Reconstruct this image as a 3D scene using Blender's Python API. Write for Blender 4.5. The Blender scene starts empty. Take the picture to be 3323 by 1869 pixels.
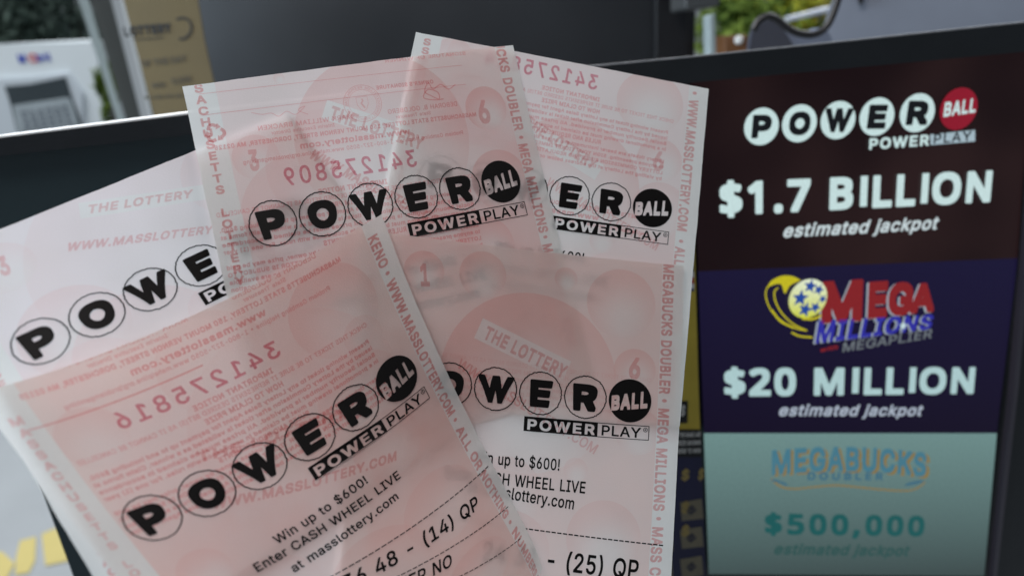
ENC='#$%&()*+,-./0123456789:;<=>?@ABCDEFGHIJKLMNOPQRSTUVWXYZ[]^_`abcdefghijklmnopqrstuvwxyz{|}'
FONTS={
 'bold':(0.5427,{
  'A':';h5,4N4p4O4e4W4c5,70:q7B:z8h:v;950;94W;%4N9u4N9c4S9%6*6x6*6<4S6.4N~7N7O8N7O7z8a',
  'B':';L5`4N5D4Q5;4f5>:q5Q:z8N:x90:n9h:S:7:&:H9J:F8Q:981:%7u:P7B:`6j:_5z:I5@:35&9q4m9K4^8}4S8E4N~6r5u8*5s8S5x8s6.9+6I8p6j8J7#8*7*6t7*~6r8M7v8K8;8Q8a8i8n9*8W9E8<9Q6t9U',
  'C':'<17_4K7,4U6E4s5s5;5H5s5-6^5$7?5%8A538}5I9U5i:&65:J6e:f7>:w8$;%8s;$9T:s:I:N:|9x;69U;D9,;D8O;48G9z8G9o8O9U9(9+9H8E9X7m9P7L9@739,6x8p6g8O6X7e6c7)6x6Y7<697d5{8)5r8[5r946+9U6F9o6y:#7&;?7#;G6g;A66;25j:n5?:I4z:#4e9T4T8s4I',
  'D':'<(5`4N5D4Q5;4f5;:_5?:s5V:z7v:z8a:u9U:`:7:<:[9s:x9E;,8{;88?;:7F;16`:x6):[5V:7539q4x9P4h8s4W8*4O~6r5u7m5s8S6%9&6@9J6j9_7O9Z869B8m8v988J9L8$9S6r9S',
  'E':':z5`4N5D4Q5;4f5>:q5V:z:#:v:,:h:,9o:*9b9}9X6r9S6s8M9h8J9r8:9r7F9o7/9_7(6t7(6r5z6t5s:#5q:/5_:,4W9q4N',
  'F':':p5`4N5D4Q5;4f5>:q5V:z9z:v:(:h:(9o:%9b9y9X6t9U6r9N6t8E9P8D9b8?9h8(9g749c7&9P6z6t6z6o4W6]4N',
  'G':'<=7_4L6t4[6A4u5j5E5H5s5-6^5$7?5%8A528}5H9U5i:)63:J6b:e7>:x7z;%8s;#9T:s:?:S:e:7:}9v;79U;F9,;F8O;48G9z8H9o8O9P9)9&9H8E9X7m9P7L9A729,6x8p6f8O6X7e6c7)7%6P7P6+8)5r8E5o8f5s9>609Y6I9i6c8I6d876j827-827r878(8I8.;=8-;J8%;M7r;M6l;D64;25e:r5@:M4{:)4e9P4R8x4I',
  'H':'<95`4N5D4Q5;4f5;:_5?:s5Q:z6X:z6n:q6t8O9U8O9[:q9q:z:w:z;/:t;5:U;54j;/4S:w4N9q4N9[4W9U7+6t7+6o4W6]4N',
  'I':'9I5=4N4|4Q4t4]4t5c5&5r6$5u6$9S5+9U4x9[4s9o4v:q54:z8_:v8g:d8d9]8U9U7[9S7[5u8U5r8c5l8g5Y8e4W8Q4N',
  'J':':a6X4L6%4Y5a4k5G5$525@5#5a4w6+4w7)5.736F726Q7#6T6B6l5|7;5l7f5|7y698$6T8&:o88:y9Q:x9Y:o9[:a9[6F9W5s9L5O9/5$8O4X7`4H',
  'K':';X5`4N5D4Q5;4f5;:_5?:s5Q:z6X:z6n:q6t8`9>:v9Y:z;#:v;+:d;%:;8^8(;(50;+4f;%4T:j4N9Y4N9G4S7H6y6r6M6o4W6]4N',
  'L':':]5`4N5D4Q5;4f5;:h5?:s5M:y6b:y6n:q6q:d6r5u9o5q9y5_9y4a9s4S9c4N',
  'M':'=c5`4N5D4Q5;4f5;:_5B:v6t:z71:u8x6{8}6{927B:e:r:|:z<D:z<V:v<^:Y<^4j<V4S<H4N;=4N;+4W;%7]9_4U9K4N8@4P894W6p7^6l4W6]4O',
  'N':'<A5`4N5D4Q5;4f5;:_5?:s5V:z6g:z6y:u9_789c:p9u:z;5:v;<:_;<4j;94U:|4N9h4N9X4S6t846q4]6b4O',
  'O':'<L7Z4L6t4]6E4s5s5;5H5s5-6^5$7?5%8A538}5I9U5i:&65:J6e:f7>:w8$;%8x;#9Y:r:?:T:i:4;/9g;I95;Y8X;_8%;]7-;P6K;B6&;$5R:[5.:24l9V4U8x4J~8%5s8[5r9>619l6c9{7):)7M:$889f8p949C8R9W839W7m9P7=956n8]6Z7{6_766x6Y7G60',
  'P':';>5`4N5D4Q5;4f5>:q5Q:z8J:x91:m9c:U:7:+:H9f:R9A:V8i:R86:H7k:67K9e6|9$6`8<6V6t6U6o4W6]4N~6r8#7v7{8O8-8h8?8u8V8z8i8q9*8]9A8<9P7v9U6t9U',
  'Q':'<L9l3{9B4O8a4H7h4I7>4P6d4c645$5s5;5A6&5-6^5#7D5%8A538}5I9U5i:&65:I6e:f7>:w7z;%8x;#9T:s:2:]:[:@;%9t;A9G;P8};]8A;]7-;P6K;B6&:j57;?4Y;A4,;<3};/3y~8%5s8/5s7a6K7a6p7h6}947#9^6R9x6y:)7M:$889f8p949C8R9W8<9X7m9P7=956m8]6Z7{6_766x6Y7G60',
  'R':';D5`4N5D4Q5;4f5>:q5Q:z8N:x95:l9n:P:5:1:H9k:U98:V8V:P8-:?7^:)7A9Z6|:j50:j4V:V4N954P7m6a6t6c6o4W6]4N~6r816t8-7{8-8N878e8C8s8V8{8m8v9%8a9@8<9Q6t9U',
  'S':';A7$4I6,4`5g4r5J50565L5(5l4{6;5%6c586i6L6h6V6a6c6;6u6)7<5s7f5l805p8P5{8j628z6I8j6[8P6j6Z7>6,7P5^7l5E8-548V529<599f5J:,5k:N6::h6_:u73;#7x;%8_:{9.:q9n:N::9}:L9F:L8w:F8i:48e9#8g8u8n8j938U9H859V7o9[7N9X7.9L6t9<6i9*6v8u778e9;81:)7c:F7>:R6w:U62:M5c:*5,9e4m9@4Z8q4N8>4G',
  'T':';C7G4N7+4Q6}4a6|9S4}9X4t9k4w:q55:z:U:w:]:q:a:_:`9k:V9X8X9S8W4]8H4O',
  'U':'<:7L4J6g4Z644v5[5L5D5}5;6f5>:r5H:y5`:z6]:y6m:r6t6f7)6E7C6,7d5v875n8a5t9&6(9C6A9U6a9]:r9q:z;-:w;5:`;56a;063:w5Z:I5$:#4g9U4U8W4F',
  'V':';h7U4N7>4O724W4e:>4e:q4y:z6*:z6<:u8#6f9_:q9u:z;3:w;<:h;9:>8o4W8[4N',
  'W':'>L6s4N6]4P6Q4]4c:C4b:h4i:v6*:z6<:r7>7I7G7:8R:s8j:z:-:v;<76<E:q<Z:z=s:v=z:h=z:C<+4S;t4N:d4N:M4U9B81874W8#4N',
  'X':';b5.4N4r4O4g4W4g506t7k4t:>4q:d4v:t5.:z6P:w7|9-9J:v:f:z:}:t;(:d;%:>9%7k;150;44f;-4S:k4N9d4N9R4S7w6N6B4R',
  'Y':';_7U4N794P704]7.6|4e:>4e:q4y:z6B:v7z8d9R:v9g:z;*:w;2:h;0:>8f6|8c4W8R4N',
  'Z':';75H4N514P5%4]5(5_8/9S5-9W5#9k5#:d5(:s5?:z:-:z:A:v:H:d:D9f7@5u:A5q:K5_:I4W:24N',
  'a':':W6?4I5p4U5J4i515(4x5L4s6@5%6s5J7>6)7T5*7l5$7z5$8;5,8R5B8r5^9/6(9B6U9O739U7o9T8K9J8q9;9C8n9Y869Y4X9D4N8>4N8,4W7@4F~7$5h7E5l7a5x7w638(6I7.6B6Z636P6)6S5z6d5p~6S7^8$7q7f8.7@846h7z',
  'b':';&764J6b4Z6O4N5D4N574S534^52:`56:r5@:y6[:w6e:d6g9D769R7i9U8A9S8x9F9C949c8s:%8I:58$:@7>:=6A:,5_9j519C4i8b4N8/4F~7P5m7r5k8@6$8X6E8g6t8`7G8N7i838&7i837C8+7(7q6n7P6e7,6g6e6u6?716#',
  'c':':`6q4J6:4[5o4q5Q51535_5#6.4w6a4x7L5,8.5A8U5Y8s5}946G9F6q9Q7]9U8>9P8l9C9I8}9i8W9y829t7_9#7J8Y7J8M7P8?7l8&8&7]837@806w7u6_7U6P7&6U6]6e6<6x6$775p7R5i7o5n8/5{8B648O6N8Y6T9#6U9n6E9w6?9{639v5_9f5?9M5#8h4V7s4F',
  'd':';&6h4J6>4U5k4p5F5<5,5m4x6N4w7>5#7q578I5O8l5i9+6L9K6v9S7]9U809P8P9D8S:d8Y:u8l:z9|:w:*:n:+:`:)4X9|4Q9n4N8h4N8T4Z894N7j4G~7>5m7a5k8+5}8F6E8S6t8N7B8>7g7|8%7R847.8)6m7m6Z7P6Q7*6U6]6d6<6}5{',
  'e':':i6v4J6G4U5o4q5Q51525_4{6<4w6o4y7L5,8.5?8R5X8s5y926C9E6q9Q7N9U809R8a9F9)969J8w9b8[9w82:)7L:(6N9s6F996E9w669}6$9{5Z9[5(9?4k8u4X8&4G~7Y5i7v5m855y8G608Q6E6^6E6h637)5v~6e7h8>7h7y8)7R847*8&',
  'f':'8m5x4N5]4Q5S4a5R8-5N814i814Z884V8H4X9E4i9P5R9S5T:,5_:L5t:h6=;$6_;07.;57j;38=;*8G:v8G:P809k7s9f7D9k739b7,9S809L869<878M848:8+837.817+8-7)4Y6q4N',
  'g':';(6m2n6:2z5k335F3P513q534E6$4n5b5&5G5B535c5#614w6d4w7A5#7o528>5F8a5b9$629@6Z9N7.9U7j9U899N8T9B8h9P9|9N:*9E:,97:,4a:(429y3q9V3C8u2{7|2k~7F427f428+4<8E4M8P4a7]4S6_4X6v4A~7=5y7a5w8,6-8G6M8T6w8N7F8<7k7{8(7W83778-6q7r6_7X6Q7/6S6i6a6H6z6-',
  'h':':p5V4N5;4Q524f52:h57:s5D:y6T:y6^:v6d:h6g9D7)9N7V9U8]9N9<939b8`9n8?9t7p9t4a9n4S9_4N8X4N8E4U8A4f8?7X887l8%8$7V827:8+7%7y6p7f6g7O6b4W6O4N',
  'i':'7a5W4N5<4Q524a529<579K5I9S559b5)9t5$:P5/:m5E;%5f;.64;.6K;)6b:v6o:d6s:P6o9t6d9b6O9S6`9J6e9<6d4a6_4S6T4O',
  'j':'7a4L2u4C3/4E414P4:5$4A524Z529:5:9M5L9Q579_5)9r5$:/5%:X52:q5I;(5j;.6B;,6W:}6g:o6s:J6s:*6l9m6^9]6J9Q6^9L6e9:6e4L6a3y6H3F5|3)5@2t',
  'k':':M5V4N5;4Q524f52:_57:s5I:z6K:z6b:q6g8.8?9N9_9P9q9L9x9<9t8m8078:)50:,4f:$4S9m4N8J4P6k676e6-6b4W6O4N',
  'l':'7{6+4P5e4Z5I4q5;5.535R52:a57:s5D:y6O:z6c:o6e5|6k5o7:5p7G5j7X5)7W4_7M4R6p4L',
  'm':'=L5V4N5;4Q524f52985;9M6O9P6b9E7?9U8%9V8X9K9&9/9G9D9q9R:x9V;c9B<$9/<;8m<J8H<P7y<P4f<H4R;44N:{4W:x7b:h8#:@849q8#9[7^9W4W9C4N8A4N8/4R8(4f8(7b7{7t7m8(7M847#7|6g7X6b4W6O4N',
  'n':':p5V4N5;4Q524a5293579J5I9P6K9P6X9N6b9C7C9S8*9U8f9K9;939b8`9s8#9q4W9_4N8b4N8N4O8D4W8?7X887k8*7|7Z837?8-7(7z6p7g6g7P6b4W6O4N',
  'o':':v6q4J6:4[5o4q5Q51535_5#6.4w6a4x7L5,8.5A8U5Y8s5}946G9F6q9Q7]9U899Q8h9E92939S8s9n8R:%8.:27_:66x:16<:%5m9[519<4p8u4]8&4H~7?5m7f5k805|8K6A8[6t8W7>8C7h8&8&7]83778-6q7p6Y7L6P7&6U6]6e6<7#5{',
  'p':';&5;2u552{5234559H5D9P6K9P6Z9M6b9B7?9S8/9U8k9K9C939b8u9z8T:28/:<7a:A7#:=6>:25o9x5E9_5$9C4i8]4M8/4F7M4G6g4X6e3/6^2w6K2r~7[5j8%5o8F6,8]6N8g6z8`7I8N7j838&7d837C8+7#7l6k7I6d7#6k6U6y687:5x',
  'q':';&8Y2w8S3/8P4X8&4J7N4F6v4H6>4U5t4j5X5%5?5E5+5o4{6>4w7#4{7a5,8/5=8T5X8v6%9:6L9K6v9S7]9U809P8T9B8^9M8q9P9s9P:#9M:*9D:*3%:$2w9s2s8l2r~7I5j7o5p856,8I6K8S6z8L7I8<7j7x8)7R847*8&6j7j6W7I6P7#6W6U6i657*5w',
  'r':'8s5V4N5;4Q524a549E5;9M5I9P6O9P6b9G7C9U8A9Q8H9<8H8C8B81838,7V8/7?8+6|7u6h7X6b4W6O4N',
  's':':;6R4J5z4W5P4n51564}5U4x6*5&6;6;6N5X6j5:705,7_5,82528R5A8n5Y9-6@9L6s9T7T9U8H9H8i999*8}9K8D9M7z9F7j847U8{7:9G6o9T6A9U5m9N5L9/4x8Q4W7^4G~7.5i7^5p7t6$7p6)7K676>6J6I6C6a5x~7z7Y807Y8%7_7g8(7O837+836f7z7+7k',
  't':'8N6G4N5}4Z5f4j5Q5&5F5>5@5m5@8-5<814d824Z884V8D4X9F4d9O5@9S5A:C5E:M5S:S6i:Q6r:C6v9Q7e9O7o9J7t9A7t8H7o866s8-6s6)6v5v7)5m7[5o7n5h8#5,8#4]7s4Q7R4L',
  'u':':p6X4M6+4[5c4s5H595:5X526?5297569I5@9O5V9P6O9P6a9I6e976f6H6m666|6#765r7M5m7}6#84668?6M8A978E9I8X9P9m9M9t979q4W9_4N8]4N8N4P8A4[7`4K',
  'v':':W7#4N6g4O6[4W4e8r4c9<4h9J5)9P6+9P6=9J7?6z7H6o8P9J8f9P9z9N:*9A:)8r824W7{4N',
  'w':'<u6_4N6H4P6>4W4k8r4i9<4n9J5%9P5}9P6@9J7*727j9E7s9N9.9P9@9J:%75:l9K;#9P<%9P<=9J<A9<<@8r:i4S:K4N9R4N9C4S8U6o7j4U7W4N',
  'x':':K524N4u4O4j4W4j506>7%4t8m4p934u9J5-9P6J9N7C8?8<9N9T9P9h9L9n989j8m8E7%9r509u4f9q4U9_4N8@4Q7C5h6A4Q',
  'y':':W5I2t522{5,315-3Q5?435M4<6/4<6B4N6Q4o4e8r4h9J5)9P6+9P6=9J7?6z7H6o8Q9J8f9P9m9P:$9K:+9=:)8r7c3Z7D376p2y6=2p',
  'z':':M5J4N5.4Q5%4]5(5_788-5E8-53815,8H5-9<519J5J9P9;9P9Q9K9W989T8?7J5u9V5o9_5Y9Z4V9D4N',
  '0':';H704L6W4Z6.4s5_5E5G5s536^5-7D5.8A578}5G9U5_:&5}:J6H:f6t:w7>;#8.;%8W:{9+:l9R:S9y:):79U:K8k:R8*:P7-:H6K:85s9z5E9^5#994d8t4U8D4J7c4G~7_5n7q5l825u8W6;8n6l8y7V8v8=8a8}8@9J7l9]7G9P6}9*6i8S6`7n6d726t6T796)',
  '1':';H5s4N5W4Q5O4]5N5Y5R5j5a5p765q795u799*7690698R5a8T5Y8i5[9w76:x8g:w8o:_8p5q:*5q:;5l:A5Y:?4W:*4N',
  '2':';H5d4N5H4Q5@4]5?5P5D5c8.8:8N8`8]9%8R9;8@9L7z9Z7_9[7>9O7)9<6w9%6r8`6k8W5M8V5B8d5B985H9]5V9}5n:C66:_6X:p71:}7h;&8I:}8|:p9B:`9o:::.9f:69/:08H9u7u9U7K7x5u:65p:?5_:=4W:)4N',
  '3':';H6|4K6N4U6*4e5L54575R5,5s5(6F5,6^5>6e6S6c6]6[6i696x6)7>5r7c5l8)5q8I6$8`6<8h6P8V6q8-717h796f7;6W7@6R7Q6T8O7V9Q7P9U5_9U5L9Z5F9m5H:o5Q:x5_:z:#:w:,:f:*9h8e8J9/8@9T8.9t7n:17M:?7):D6Y:A6&:75[:&5@9h5$9%4Y824I',
  '4':';H8V4N8?4O844W8-5_5:5`5+5c4}5q5%6w7e:q7u:y9+:y9::q9;:>868i9F8m9^8h9c8V9e7+:L7):U7#:[6s:Z5l:L5`9e5_9c4a9^4S9O4N~7)7+807+828a',
  '5':';H7,4K6<4b5r4z5Z575I5R5>5s5:6F5?6]5Q6c6b6b6k6[6t6?7,6)7G5s7h5l8*5s8I6,8^6F8f6g8Y7)8E7?8.7N7m7V7:7P6b795V7@5H7F5C7r5g:o5q:x6$:z9u:w9}:o:$:a:$9h9y9Z9g9U759U7,8y8)8|8e8t9B8]9l8;:-7n:?76:A6F:15a9d5)9&4[874I',
  '6':';H704K6W4Y664m5r5+5T5R5F5x5?6F5?6y5H7M5Z7y5x8O7m:s8$:z9=:x9J:j9G:<868k8n8a998S9b889y7y:47Q:=7):>6B:85s:(5N9n52944a8j4Q8;4I~7Z5n7u5l8@5|8W698f6Y8^6u8L72827C7q7K7U7G79796}6z6s6^6y6F7.607B5y',
  '7':';H614N5u4O5i4W5i508B9S5F9X5=9k5@:q5X:z:9:v:A:d:?9]7C4W734N',
  '8':';H7,4K6E4[5r4t5Q585:5a5169566y5H7I5o7r5X885K8X5G9,5K9_5W:$5o:E61:]6]:r7U;%8;;$8e:x99:h9_:N9{:.:/9m:69H:48b:*8A9j7r:07Q:E7):M6P:H5n:;5K:#5.9^4n994[8@4I~7R5n7z5l8O5|8n6B8j6Y8I6x7z7,7U7+706u6t6a6i6F7&6%~7X8S7z8R8E8d8Z9(8Q9?879S7q9]7U9X7:9K7%957$8}7:8c',
  '9':';H6W4N6A4O664W66507G6[7D6`6]6l696|5r7;5X7X5F8(5?8Q5@9/5J9b5Z:&5{:L6A:c6f:s75:}7q;&8M:|8w:r9^:K9v:1:/9k:;9E:?8r:=8C:27p9y7F9U6j7j4S7Y4N~7a8#8$8$8D858Z8M8f8i8_9*8I9E829T7l9^7L9T769E6}9/6s8m6z8V7/8?7B8/',
  '.':'7z5a4M5D4]524x5/5U585q5N6,5k656G656h6*6{5q7*5U7*5,6z4i6h4V6P4M',
  ',':'7z5*324|3=4{3c5G5y5]6&6y5}7$5o7$5J6>376,30',
  '!':'8)5e4M5G4]554x525U5;5q5Q6+5n656J656k6)7#5q7-5U7-5,6}4i6k4V6S4M~5M6?5C6R5@:m5F:v5Q:y6p:x6w:q6z:_6t6I6m6@6b6=',
  '$':';A773`7.3k7+4H6H4U5g4r5D575,5a4}6,4{6P5%6c5/6h6M6h6W6_6]6G6h657*5z7-6&7+726,7P5M7|558T539M5C9{5k:N6H:m7,:}7.;Z73;f7E;k89;j8H;_8K;#9.:q9e:U:+:8:D9i:M96:L8u:F8i:48e9#8g8u8n8h978K9M8J8K8K8F9R8&9|7h:87R:J77:R6u:S5}:?5E9r4v934U8K4H8I3p8B3b803^~8K5x8d6,8y6G8l6Y8K6k~7*8l7*9I6j9-6q8y',
  '(':'9*6q3K664W5h5u5]7*5e8C619u6J:T6m;77$;>80;=8>;28?:c7r9o7Q8q7=7y777/7<6V7K5u7n4w8>4&8?3Y893L8,3G',
  ')':'9*5)3J4{3Y4{4$5L4w5l5l6#6V6)735}7y5m8d5I9m4|:_4{;-5$;852;>6B;=6T;+6w:G7J8v7[7]7]6n7U6-7G5K724i6K3M693G',
  '-':';H6)6[5{6k5z7d5|7q6,7{9F7|9S7y9Z7q9[6k9X6`9O6Y',
  '/':'8h4i3^4`3n4a486o;/7);884;58=;*8=:Z603e5x3[',
  "'":'855Y8*5O8>5G:K5I:q5^:z6r:x6|:q7#:^6s816`8(',
  '&':';B6d4K614X5U4v515E4{5n4w6Y5&7-5F7X5w8%5_8J5Q8k5M9:5P9m5Y:.5k:I6(:^6C:n6m:z77;#89:x8c:h9-:L9C:*9L9Z9J8}9=8X8z838I7i8z759#799&7[927g:=7h:O7c:U7M:Q6c:J6B:85s:t52:x4_:t4U:g4N9M4N9@4Q9)4g8^4W7|4J~7;5j7W5k7x5x7$6r6^6T6S6=6m5z~7>8y7W9-7n9C7p9H7d9U7I9]7+9H7*9=',
  ':':'7z5a4M5D4]524x5/5U585q5N6,5k656G656h6*6{5q7*5U7*5,6z4i6h4V6P4M~5k7S5G7b537}5/8V578w5M935k9=6C9>6c956y8{7)8d7*866|7u6l7b6U7V',
  '@':'>@8W3#7P366h3R6/3y5V4Y585?5%6<5%7L588I5U9+6%9_6X:,7L:P8@:c9K:i:M:b;=:O;y:3<Q9h<w9==98e=K8.=R7U=O6N=A5d=.5:<r4z<Q4f<14];+4Z:[4g:?4v:#4g9c4_8o4[8@4c7q4u7S517=5M7)5v6{6A6x6}6|7P718#7C8A7v8m8W9)9G9,:)8|:y9&:;9A9G9K8N9A7m9*7F8j6}8E6f7v6W7G6Q6o6V6A6k5`6}5B7C4{7m4_8E4J8o4A9g4>;%4V;O4W;X4M;m3n;j3D;=33:#2{~;T5{;^5w;e5{;v68<$6]<(7:;r8$;J8^;H68~8y6%945{9T6+9j6<9u6S9{6x9u7>9f7U9P7b947g8s7_8W7G8J7,8H6o8R6J8d63',
 }),
 'semiup':(0.5287,{
  'M':'==5_4]5L4_5H4k5H:Z5K:h5_:l6}:h8s6L:i:h:v:l<@:h<C:Z<C4o<>4_;84];,4f;*8D9K4b9=4]8M4]8@4b6a8@6^866]4f6S4]',
  'E':':Y5_4]5L4_5H4k5H:Z5K:h5Z:l9k:j9q:U9p9p9k9e6a9b6a8?9O8>9Y8;9]8)9]7B9T766a746a5h9k5d9s5Y9r4b9b4]',
  'G':';u7_4Z6}4i6J5(5v5N5T5|5>6T5372528%5:8b5K9:5g9i6.:26W:O70:e7h:p8V:r99:i:#:L:Z9z:r9Z;)96;18u;/8X:{8U9y8U9T959%9W8a9c8@9h7_9^7>9N6}976h8y6V8X6K846H7e6K7;6W6m6{697K5s8)5b8g5f925s9Q609h6K9v6q8@6t8:7)8:7n8>7w;*7z;37v;67j;56q;-6>:v5o:Z5I:<5.9p4q9B4a8j4W8#4V',
  'A':';F5,4]4r4b4p4}79:h7G:l8W:i;#4}:}4b:r4]9g4_9+686j686.4_~757B8^7B7u97',
  'B':';+5_4]5L4_5H4k5H:Z5K:h5Z:l8D:j8|:a9T:H9x9}:+9b:29F:38r:.8Q9w829Z7p:+7P:;79:E6x:J6W:I6):B5h:55L9|559^4z9=4l8n4b8;4]~6a5h8#5e8V5k8s5w9*6.946E926R9)6e8s6x8I738)786f786a74~6a8?7u8=8D8F8[8R8m8e8w8{8u948`9O8@9`7z9d6a9b',
  'U':';r7P4X6o4h6<5(5o5M5T5{5J6E5H6f5I:e5Q:k5_:l6S:l6`:e6a6t6e6X6x657>5t7h5d825`8e5g9+5u9F639Z6X9`6t9a:e9k:l:r:j:x:[:x6X:q6/:a5d:Q5M:6519O4g8[4U',
  'C':';i7Y4Z6}4i6J5(5v5N5T5|5?6T527I53885?8u5U9M5t9v6<:<6j:W7B:j8#:r8e:q9B:g:#:M:D:7:_9v;&9:;08u;-8X:{8T9y8U9[919/9T8j9a8D9g7u9d7_9^7>9M6}976i8y6V8X6K846H7j6J7D6R6z6h6P7,6.7U5n8#5c8[5d995y9^6@9y6s;*6r;06c;*6>:u5s:W5I:65-9l4q9B4b8s4X874U',
  'K':';75_4]5L4_5H4k5H:Z5K:h6S:l6`:d6a8:9B:i:Z:l:k:h:n:Q:i:D8C8):l5&:l4b:`4]9K4`7G747B756a6W6_4b6S4]',
  'S':':z7$4X654m5o5$5V5:5B5U555v5/6@526W5<6[6C6Y6U6.6m5s725e7e5]895c8c5u9#6:9)6I9%6R8p6g8T6w6P7Q5k7u5N8;5B8[5>9+5C9T5N9q5k::6,:N6Y:d77:p7e:s8B:p8l:g9R:I9y9}:49J:79+:48v9)8s8|8w8q9=8Z9T849e7j9j7<9e6v9U6]9=6V9%6g8i7)8W9#8%9M7n9q7T:.79:<6o:?67:85n:+5P9o559R4y924i8c4[844U',
 }),
 'semi':(0.5327,{
  'a':':/694T5W4l5@5$5-5?5#5Z4{5{4|6F5*6f5C7,5o7D6P7S7n7c7z7h7{7q7p8*7`86768>6z8:6^8-6>7b5x7a5/7v5,87528I5G8j5[8|6&986K9D6z9K7V9J8%9D8K988g9(8z8o9/8W9:839;4^9-4X844X8+4Z7|4g7[4X7;4Q6^4P~6h5`725_7[5p7v637|6F7|6X6z6L6K6;6?6/6>5{6O5i',
  'b':':V7/4T6Q4m6O4^6D4X5F4X5=4[5:4c59:[5;:j5B:o6D:p6Q:j6V936{9D7O9K8,9J8_9=9*9)9E8k9a8A9o7v9y7:9u6A9f5f9J588y4l8H4W7k4P~7L5`7b5`7y5g8?6$8V6O8^6y8W7H8D7r7}847X8>74856n7u6Z7Q6R7(6W6T6i6/7*5n',
  'c':':66l4T694e5q4z5W585>5[5,645$6b5%7H507v5?8A5W8d5r8}69976^9D719K7i9J8A9A8o9,9>8b9X8/9V7i8f7S8J7T837x7r837H8>7(876^7u6G7L6@6y6G6O6Q686c5|6u5l765a7V5`7w5k856%8F6F8S6K8h6K9U6:9Z6/9Y5n9K5M9:558}4z8]4f884X7n4Q',
  'd':':V6c4T6=4`5j4|5J5D535s5%6T5$7:5+7i5=8A5R8c5l8}64986T9D7#9K7Z9J8%9C8I958L:j8]:p9_:m9e:[9b4^9U4X8X4X8O4^8J4l8*4Z7d4R764P~7:5`7H5_7d5e8*5|8A6F8J6t8F7H837r7r817H8>6y846^7w6J7V6@7(6G6O6X6,6u5l',
  'e':':?6p4T6F4`5|4r5W575>5[5+645$6b5%7H5.7r5?8A5T8b5n8{64956^9D7-9K7d9J889B8X968y8|9:8b9N8A9Z7{9b7V9d6b9a6T9Q6O6F6O6F6K6T6/6g5v6y5j7;5a7V5_7w5g885{8J6=8X6?9U6/9]6%9]5e9M5D9;5-8}4t8]4b7n4Q~6J7Z8<7Z8>7`817v7w8/7`8:7D8>7(886j8*6S7m',
  'f':'8L5t4X5]4[5X4g5X875S8;4n8;4c8@4a9=4n9F5S9F5X9K5Y:#5a:?5t:]6::t6Z;%7$;+7W;)8%:{8.:r8.:V7u9u7f9p739t6}9l6t9X6v9F7j9F7v9B7y8M7v8@7o8<6v8;6s876r4b6m4Z6d4X',
  'g':':V6c2y6&315R3Q573v57485;4@5w4_694`6A4]6`4<6y4.7D4&7d4*8%448<4F8H4]8J4v7n4a6p4`644p5Z5:585m5%6W5%7K57865R8c5k8{64986X9E7(9K7d9I8,9A8J918O9A8X9F9_9D9f949f4b9b489U3p9C3T9,3@8O3%7`2u~795m7`5o8*6*8A6K8K6x8F7K837s7r817H8>6y836^7w6G7P6@7+6E6[6W676u5w',
  'h':':F5T4X5B4Y594g59:d5=:l5F:o6H:o6Q:i6S:`6V946r9A7=9J7p9K8:9G8Z9=8{9+938r9D8W9O879S7l9T4g9Q4^9E4X8H4X8=4^8:4k887_8/7u7x8.7b897J8=7/876r8*6`7p6U7U6Q4a6D4X',
  'i':'7E5U4X5?4Z594g5:9=5?9D5H9F6J9E6P9B6S946R4b6E4X~5Z9X5C9c519x5,:D52:`5B:r5Z:}6*;#6E:v6U:i6`:V6b:16[9u6J9c679Y',
  'j':'7E4i2|4V2}4N3+4M4#4V404w425+48544C584R599;5=9B5F9F6H9F6Q9@6S926S4M6M3u6:3O5p315F3$~5b9V5F9`539s5,:451:^5?:p5X:}6(;#6C:w6U:h6`:U6a:46]9w6Q9h6:9Z',
  'k':':%5T4X5B4Y594g59:d5=:l5F:o6H:o6Q:i6S:`6V7s859E9E9F9T9B9W9%9S8t7l799a5+9e4g9a4]9W4X8?4Z6e6G6S676P4^6D4X',
  'l':'7_6)4Y5g4d5O4v5@58595X59:^5<:k5F:o6D:p6M:m6R:g6T5t6W5k6`5e7%5f745c7C5%7C4d7=4]6e4V',
  'm':'<q5T4X5B4Y594g59945=9C6D9F6N9B6Q947/9J7y9K8I9=8m8z979:9W9F9}9L:U9L:u9G;=99;e8o;v8M<#7z<$4k;w4Z:u4X:g4^:c7l:^7z:P8/:&8>9j8:9T8.9G7z9=7c9<4k994^9*4X8(4Z7|4k7{7l7r8$7g807A8>7%876n8,6_7u6U7_6Q4a6D4X',
  'n':':E5T4X5B4Y594g59945<9B5F9F6D9F6N9B6Q927/9G7t9K8Q9A8{9*938r9D8W9R7z9T4k9Q4^974X8H4X8=4^8:4k887_8/7u7x8.7b897J8=7/876r8*6`7p6U7U6Q4a6D4X',
  'o':':K6l4T694e5q4z5W585>5[5,645$6b5%7H507v5?8A5W8d5r8}69976^9D719K7r9I8A9A8f919-8t9F8W9[839h7g9o769m6T9e6%9T5[9>5:8}4z8]4f8A4Z7r4R7D4P~7:5`7d5c8/5z8G6A8S6t8N7C887r7r847M8>7(876c7z6M7Z6A7-6D6^6T636u5l',
  'p':':V5T2|5B2}59305;9@5F9F6D9F6O9@6Q917/9H7t9K8H9E8m97938|9R8Y9g859r7k9y789x6U9p6(9a5[9J58934z8m4e8H4W7y4P7=4R6r4[6V4k6Q3*6D2|~7C5b7X5_7k5b855v8O6?8]6m8Y7A8I7k8*807]8=78876r7z6]7W6S7.6W6U6g617%5q',
  'q':':V8f2|8S2}8K3+8J4e8F4i8%4X7Z4Q7#4P6T4W634e5j4|5R59585g5+665$6d5%7J5/7x5>8C5R8c5n9#6=9<6p9I7V9K8%9C8J918N9@8X9F9U9F9c9@9e309b3&9Z2}~725b7V5a7}5t8>6?8J6m8H7A857o7r817Q8=7-896h8&6Q7f6B786C6`6T636p5p',
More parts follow.
